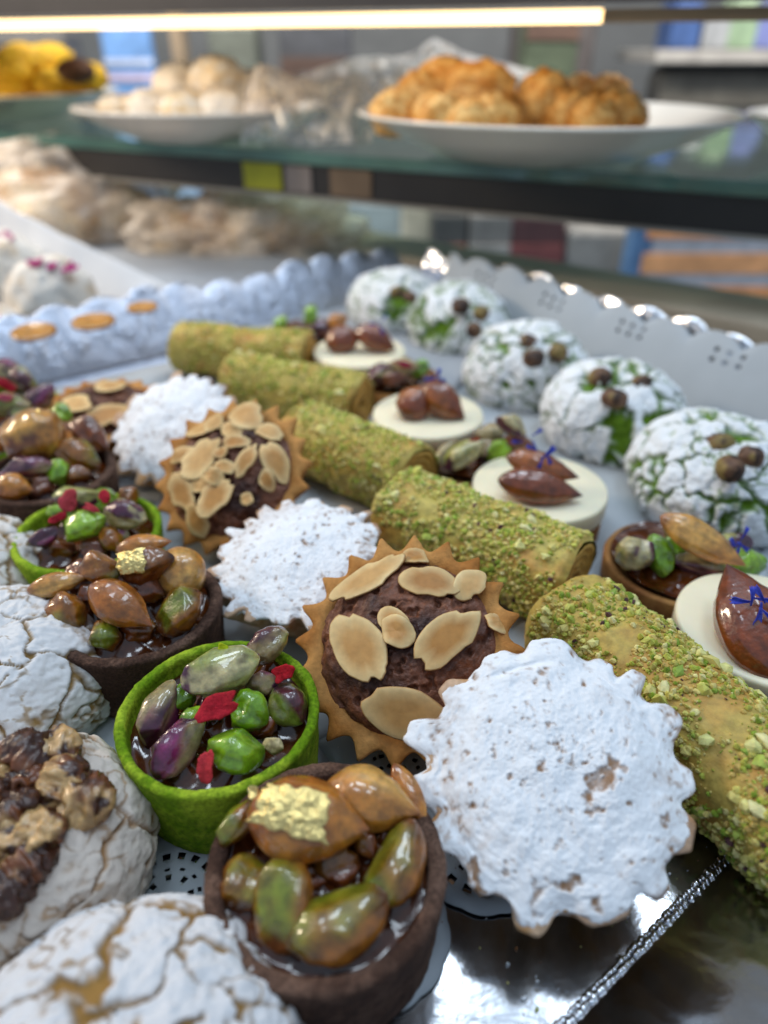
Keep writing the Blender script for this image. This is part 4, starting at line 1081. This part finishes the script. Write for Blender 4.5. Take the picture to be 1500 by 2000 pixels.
choc_disc('white chocolate disc with one large dark almond and blue petals', 1500, 1222, 2.1, 1.65, ((1476, 1218, 2.15, 240, 150, 102, 'almond_dark', 0.6),), ((1478, 1180, 2.85, 6, 70, 20),), 41)
choc_disc('white chocolate disc with two split dark almonds and blue petals', 1054, 948, 2.12, 1.65,
          ((1055, 952, 2.05, 156, 66, -12, 'almond_dark', 0.8), (1060, 912, 2.35, 140, 54, -18, 'almond_dark', 0.7)), ((1058, 888, 2.95, 4, 50, 40),), 42)
choc_disc('white chocolate disc with a crossed pair of dark almonds', 836, 806, 2.1, 1.65,
          ((810, 786, 2.15, 78, 62, 60, 'almond_dark', 0.8), (866, 784, 2.2, 104, 60, -42, 'almond_dark', 0.8)), ((858, 738, 3.0, 5, 34, 10),), 43)
choc_disc('white chocolate disc with paired dark almonds nearest the foil rim', 702, 683, 2.1, 1.65,
          ((672, 662, 2.15, 72, 50, 20, 'almond_dark', 0.8), (734, 662, 2.2, 84, 46, -28, 'almond_dark', 0.8)), ((740, 632, 3.0, 3, 26, 60),), 44)


def jelly_tart(label, px, py, R, nuts, petals, seed, flakes=()):
    p, _ = at(px, py, 0.9); t = thing('nut_jelly_tartlet', label, 'tartlet', (p[0], p[1], DZ + 0.02))
    n = 100; th = np.linspace(0, 2 * math.pi, n, endpoint=False)
    prof = [(0.02, 0.0), (R * 0.95, 0.0), (R * 0.98, 0.05), (R, 0.95), (R * 0.98, 1.0), (R - 0.2, 1.0), (R - 0.24, 0.9), (0.02, 0.88)]
    V = np.array([(r * math.cos(q_), r * math.sin(q_), z) for r, z in prof for q_ in th]); V[:, :2] *= (1 + 0.012 * fbm(V, 2.5, 3, seed))[:, None]
    obj('biscuit_base', V, gridf(len(prof), n, True), M_BISC, t, mixc(lin('#a87a44'), lin('#7a4c24'), sm(-.4, .4, fbm(V, 1.5, 3, seed))))
    for k, (x, y, z, L, Wd, an, kind, th_) in enumerate(nuts): put_nut(t, x, y, z, L, Wd, an, kind, seed * 5 + k, th_, extra=12)
    disc_fill(t, R - 0.2, 1.06, 'caramel_filling', M_CARA, seed, 0.08, climb=0.3)
    for k, (x, y, z, n_, Lp, a0) in enumerate(petals): put_petals(t, x, y, z, n_, Lp, seed + k, ang0=a0)
    for f in flakes: put_flake(t, *f)


jelly_tart('nut tartlet topped by one long pale almond and a blue flower', 1322, 1106, 2.05,
           ((1372, 1056, 2.3, 172, 66, -32, 'almond_light', 0.55), (1240, 1078, 1.7, 76, 70, 70, 'pist_pale', 0.9), (1290, 1088, 1.6, 84, 44, -80, 'pist_green', 0.9), (1320, 1075, 1.6, 70, 50, 10, 'pist_green', 0.9),
            (1370, 1104, 1.5, 100, 48, -12, 'pist_purple', 0.9), (1450, 1104, 1.5, 90, 60, 10, 'pist_green', 0.9), (1430, 1070, 1.5, 80, 50, 20, 'pist_pale', 0.9), (1340, 1050, 1.4, 80, 50, 0, 'pist_skin', 0.9)),
           ((1442, 1062, 2.2, 5, 46, 60),), 51)
jelly_tart('nut tartlet with pale green pistachios between two white chocolate discs', 925, 902, 2.0,
           ((905, 888, 1.9, 96, 42, 32, 'pist_pale', 0.85), (872, 886, 1.7, 70, 30, 45, 'crumb_beige', 0.8), (975, 882, 1.7, 56, 40, 40, 'pist_green', 0.9), (945, 878, 1.7, 56, 36, 60, 'pist_skin', 0.9),
            (1000, 832, 2.6, 66, 42, -40, 'pist_pale', 0.85), (1010, 868, 1.9, 70, 40, -10, 'pist_brown', 0.9), (960, 850, 1.6, 70, 40, 0, 'pist_purple', 0.9)), ((1030, 860, 2.6, 3, 44, 30),), 52,
           ((925, 862, 2.3, 26, 12, 20, 3, '#a83a2c'),))
jelly_tart('nut tartlet with magenta petals behind the crossed almonds', 770, 745, 2.0,
           ((745, 730, 1.8, 60, 36, 20, 'pist_skin', 0.9), (790, 718, 2.0, 62, 34, -15, 'pist_purple', 0.9), (770, 740, 1.7, 60, 30, 0, 'pist_brown', 0.9), (820, 720, 1.8, 50, 30, 30, 'pist_green', 0.9)), (), 53,
           ((788, 712, 2.4, 40, 14, -15, 5, '#8a1838'),))
jelly_tart('nut tartlet with upright green pistachios by the foil rim', 612, 655, 1.9,
           ((606, 618, 2.4, 40, 28, 70, 'pist_green', 0.9), (625, 640, 1.9, 44, 26, 0, 'pist_purple', 0.9), (660, 628, 2.2, 40, 32, 30, 'almond_light', 0.9), (548, 632, 2.0, 34, 24, 60, 'pist_green', 0.9)), (), 54)


# ------------------------------------------------------------------ crinkle cookies
def crinkle(name, label, cx, cy, R, hgt, seed, dough, sugar, n_seed, crack, res, tilt=(0, 0), group=None, thinness=0.0, gap=(0.03, 0.16), z0=None, lift=0.22, warp=0.42):
    t = thing(name, label, 'cookie', (cx, cy, DZ + 0.03 if z0 is None else z0), group, tilted(*tilt))
    nu, nv = res
    ph = np.concatenate((np.linspace(0.006, 2.05, nu - 2), (2.5, 3.13))); th = np.linspace(0, 2 * math.pi, nv, endpoint=False)
    A, B = np.meshgrid(ph, th, indexing='ij'); A, B = A.ravel(), B.ravel()
    sr = np.sin(A) ** 0.85
    N = np.stack((sr * np.cos(B), sr * np.sin(B), np.cos(A)), 1)
    lob = 1 + 0.11 * fbm(np.stack((np.cos(B), np.sin(B), B * 0), 1), 1.4, 2, seed)
    V = N * np.array((R, R, hgt * 0.62)) * np.stack((lob, lob, np.ones_like(lob)), 1)
    V[:, 2] = np.maximum(V[:, 2], -hgt * 0.36) + hgt * 0.36
    rs = np.random.RandomState(seed)
    pa = np.arccos(rs.uniform(-0.45, 1, n_seed)); pb = rs.uniform(0, 2 * math.pi, n_seed)
    SD_ = np.stack((np.sin(pa) ** .85 * np.cos(pb) * R, np.sin(pa) ** .85 * np.sin(pb) * R, np.cos(pa) * hgt * 0.62 + hgt * 0.36), 1)
    Wp = V + warp * np.stack([fbm(V, 0.9, 3, seed + 60 + q_) for q_ in range(3)], 1) + 0.10 * np.stack([fbm(V, 4, 2, seed + 70 + q_) for q_ in range(3)], 1)
    D = np.sqrt(((Wp[:, None, :] - SD_[None]) ** 2).sum(-1)); D.partition(1, axis=1)
    e = D[:, 1] - D[:, 0]
    wd = crack * (0.06 + 1.35 * sm(-0.30, 0.50, fbm(V, 0.75, 2, seed + 9)))
    e = e + 0.09 * fbm(V, 3.2, 3, seed + 15) + 0.05 * fbm(V, 9, 2, seed + 16)
    plate_ = sm(gap[0] * wd * 4, gap[1] * wd * 4 + 0.05, e)
    n2 = fbm(V, 2.6, 4, seed + 2); n3 = fbm(V, 8, 3, seed + 3)
    up_ = np.clip(N[:, 2] + 0.9, 0, 1)
    disp = lift * plate_ ** 0.7 + (0.03 + 0.36 * lift) * n2 + 0.045 * n3 + 0.10 * fbm(V, 1.1, 2, seed + 4)
    Nn = N / np.linalg.norm(N, axis=1, keepdims=True)
    V = V + Nn * disp[:, None] * np.where(V[:, 2:3] > 0.05, 1, 0.2)
    fine = sm(0.02, 0.10, np.abs(fbm(V, 1.7, 3, seed + 77)) + 0.25 * sm(-0.1, 0.3, fbm(V, 0.7, 2, seed + 78)))
    cov = plate_ * (0.25 + 0.75 * fine) * sm(-0.75 + thinness, -0.15 + thinness, n2 + 0.5 * n3 + 0.25)
    dc = mixc(dough, np.array(dough) * 0.62, sm(-0.4, 0.4, fbm(V, 3, 3, seed + 5)))
    C = dc * (1 - cov[:, None]) + np.array(sugar) * cov[:, None]
    obj('sugared_body', V, gridf(nu, nv, True), M_SUGAR, t, C)
    return t


GR, WH = lin('#66882a'), lin('#e3e6e8')
GCOL = [('green crinkle cookie with three hazelnuts beside the long pale almond', 1392, 935, 2.62, 81, ((1408, 868, 56, 46), (1426, 916, 62, 58), (1466, 894, 52, 50))),
        ('green crinkle cookie whose hazelnuts sit apart in a triangle', 1195, 812, 2.60, 82, ((1172, 742, 46, 56), (1200, 778, 54, 42), (1252, 750, 46, 38))),
        ('green crinkle cookie with three clustered hazelnuts beside the crossed almonds', 1028, 722, 2.55, 83, ((1032, 668, 40, 34), (1042, 700, 46, 38), (1090, 688, 44, 40))),
        ('green crinkle cookie with green-tipped hazelnuts near the raised paper', 895, 635, 2.6, 84, ((900, 598, 40, 34), (940, 612, 36, 30), (926, 645, 30, 34))),
        ('green crinkle cookie tucked into the corner of the foil tray', 775, 600, 2.5, 85, ((775, 570, 30, 26), (800, 580, 32, 24)))]
for k, (lb, px, py, R, seed, hz) in enumerate(GCOL):
    p, _ = at(px, py, 1.0)
    t = crinkle('green_crinkle_cookie', lb, p[0], p[1], R, 2.75, seed, GR, WH, 66, 0.26, (110, 280) if k < 3 else (70, 180), tilt=((-0.05, -0.14), (0.08, -0.10), (-0.12, -0.06), (0.05, -0.18), (-0.05, 0))[k], group='green crinkle cookies', thinness=-0.05, warp=0.6)
    for j, (x, y, wx, wy) in enumerate(hz):
        put = None
        pz, dp = at(x, y, 2.72); kk_ = dp / FPX
        V, F, C = nut_mesh(wx * kk_ * 0.92, max(wx, wy) * kk_ * 0.84, wy * kk_ * 0.92, 'hazel', seed + j)
        V = V @ rotz(j * 1.3 + k).T
        Mi = np.array(t.matrix_world.to_3x3()); V = (V + pz - np.array(t.matrix_world.translation) / S) @ Mi
        obj('hazelnut', V, F, M_DRYNUT, t, C)


def walnut_cookie(label, px, py, zc_, R, hgt, seed, dough, sugar, n_w, thin, crack, tilt, res, wr=0.62):
    p, _ = at(px, py, zc_)
    t = crinkle('walnut_crinkle_cookie', label, p[0], p[1], R, hgt, seed, dough, sugar, 30, crack, res, tilt=tilt, group='pale crinkle cookies', thinness=thin, lift=0.10, warp=0.7)
    rs = np.random.RandomState(seed)
    for j in range(n_w):
        a_ = j * 2.4 + rs.uniform(0, 0.6); r_ = R * wr * math.sqrt((j + 0.3) / max(1, n_w)) * 0.95
        L = rs.uniform(0.75, 1.15)
        V, F, C = nut_mesh(L, L * rs.uniform(0.6, 0.8), L * 0.55, 'walnut', seed + j, 48, 40)
        V = V @ (rotz(rs.uniform(0, 6)) @ roty(rs.uniform(-0.4, 0.4))).T + np.array((r_ * math.cos(a_), r_ * math.sin(a_), hgt * (0.98 - 0.22 * (r_ / R) ** 2) + 0.05))
        obj('walnut_piece', V, F, M_WALNUT, t, C)
    return t


TAN = lin('#a08050')
walnut_cookie('pale crinkle cookie topped with a heap of glazed walnuts', 34, 1640, 1.3, 2.25, 2.5, 91, lin('#a8825a'), lin('#d2c6ba'), 17, 0.10, 0.13, (0.10, -0.12), (130, 320))
walnut_cookie('white cracked crinkle cookie touching the chocolate tartlet with the gold leaf square', 238, 2110, 1.2, 2.45, 2.6, 92, lin('#9c7844'), lin('#dedcdc'), 0, 0.02, 0.26, (0.05, 0.10), (140, 340))
walnut_cookie('white crinkle cookie touching the chocolate tartlet of heaped nuts', 10, 1310, 1.2, 2.35, 2.5, 93, TAN, lin('#e0dedd'), 0, 0.10, 0.20, (0.1, -0.05), (110, 260))
walnut_cookie('white crinkle cookie beside the second green tartlet', -70, 1115, 1.2, 2.2, 2.3, 94, TAN, lin('#ddd8d2'), 0, 0.15, 0.20, (0.1, 0), (80, 200))

# ------------------------------------------------------------------ neighbouring tray: meringues, paper sheet, orange slices
sheet = [at(15, 620, 0.3)[0], at(250, 640, 0.3)[0], at(375, 605, 0.6)[0]]
hs = lambda a: 4.9 * (1 - a) ** 0.9 + 0.7
t = stand_sheet([(-25.5, 46.5), (-19.5, 43.5), (-11.6, 40.3)], np.array((0.3, 0.95)), hs, 1.4, 60, 24, 12, False, None, 'paper_sheet', 0.02, 3.0)
t.data.materials[0] = M_SHEET
tag(t, 'white paper sheet standing up behind the rose-petalled meringue', 'paper')
for k, (px, py, z, r, fl, lb) in enumerate(((105, 590, 1.4, 2.5, 0.9, 'white meringue with a magenta rose petal beside the foil rim'), (22, 520, 2.2, 2.2, 1.1, 'white meringue behind the rose-petalled one'), (-8, 640, 1.0, 1.7, 0.8, 'low white meringue beside the orange slices'))):
    p, _ = at(px, py, z)
    t = thing('meringue', lb, 'meringue', (p[0], p[1], -0.45))
    V, F = lumps(50, 70, 100 + k, 0.22, 1.8); V = V * np.array((r, r, r * fl)); V[:, :2] *= (1.12 - 0.35 * (V[:, 2:3] / r / fl + 1) / 2)
    V[:, 2] += r * fl * 0.9
    C = mixc(lin('#ded8ce'), lin('#c9b8a2'), sm(0.0, 0.5, fbm(V, 1.2, 3, k)))
    obj('sugar_body', V, F, M_SUGAR, t, C)
    top = V[np.argmax(V[:, 2])]
    for j in range(3 if k == 0 else 2):
        Vf, Ff, Cf = flake_mesh(0.9, 0.6, 0.08, 7 + j + k, 'chip', lin('#8a1a5a'), lin('#a83a78'), bend=0.1)
        obj('rose_petal', Vf @ rotz(j * 2.1).T @ rotx(0.35).T + top + np.array((-0.3 + 0.9 * j, -0.75, -0.25 - 0.15 * j)), Ff, M_FLAKE, t, Cf)
for px, py, rr_ in ((278, 600, 0.62), (182, 628, 0.85), (66, 648, 0.85)):
    p, _ = at(px, py, 2.6); d = ray(px, py); f_ = 0.96
    p, _ = at(px, py, 2.9 if px > 200 else 2.7)
    th = np.linspace(0, 2 * math.pi, 40, endpoint=False); prof = [(0.02, -.14), (0.8, -.14), (1.0, -.08), (1.03, 0), (1.0, .08), (0.8, .12), (0.72, .08), (0.02, .08)]
    V = np.array([(rr_ * r * math.cos(a_) * 1.15, rr_ * r * math.sin(a_), z * rr_) for r, z in prof for a_ in th]) @ rotx(0.12).T
    o = obj('orange_slice', V, gridf(len(prof), 40, True), M_NUT, None, mixc(lin('#9a6418'), lin('#b57c24'), np.repeat(np.array([r < 0.85 for r, _ in prof], float), 40)))
    o.location = Vector(p * S)
    tag(o, 'small candied orange slice lying on the scalloped foil rim', 'orange slice', 'candied orange slices')
nt_ = thing('neighbour_board', 'pale grey board under the meringues and wrapped pastries', 'board', (-22, 52, 0))
bevel_box('board', (64, 20, 0.9), M_PLAIN, nt_, lin('#9aa0a8'), 0.2, (0, 0, -0.48), math.radians(-24))

# ------------------------------------------------------------------ loose crumbs and sugar on the tray
rs = np.random.RandomState(77); bv, bf, bc = [], [], []; nb = 0
for k in range(420):
    u, v = rs.uniform(-2, 16), 2.6 + 9 * rs.uniform(0, 1) ** 1.6
    Vq, Fq = ico(500 + k % 8, 0.35); rad_ = 0.012 + 0.045 * rs.uniform(0, 1) ** 4
    bv.append(Vq * rad_ * rs.uniform(0.7, 1.3, 3) + uvw(u, v, (DZ + 0.035 if v > 4.6 else 0.005) + rad_ * 0.6)); bf.append(Fq + nb); nb += 12
    bc.append(np.tile((lin('#e8e8ea'), lin('#c8b86a'), lin('#a8b04c'), lin('#8a5a34'))[rs.choice(4, p=(.5, .2, .15, .15))], (12, 1)))
o = obj('crumbs', np.concatenate(bv), np.concatenate(bf), M_CRUMB, None, np.concatenate(bc), smooth=False, kind='stuff')
tag(o, 'loose pastry crumbs and sugar specks on the foil and doily', 'crumbs')
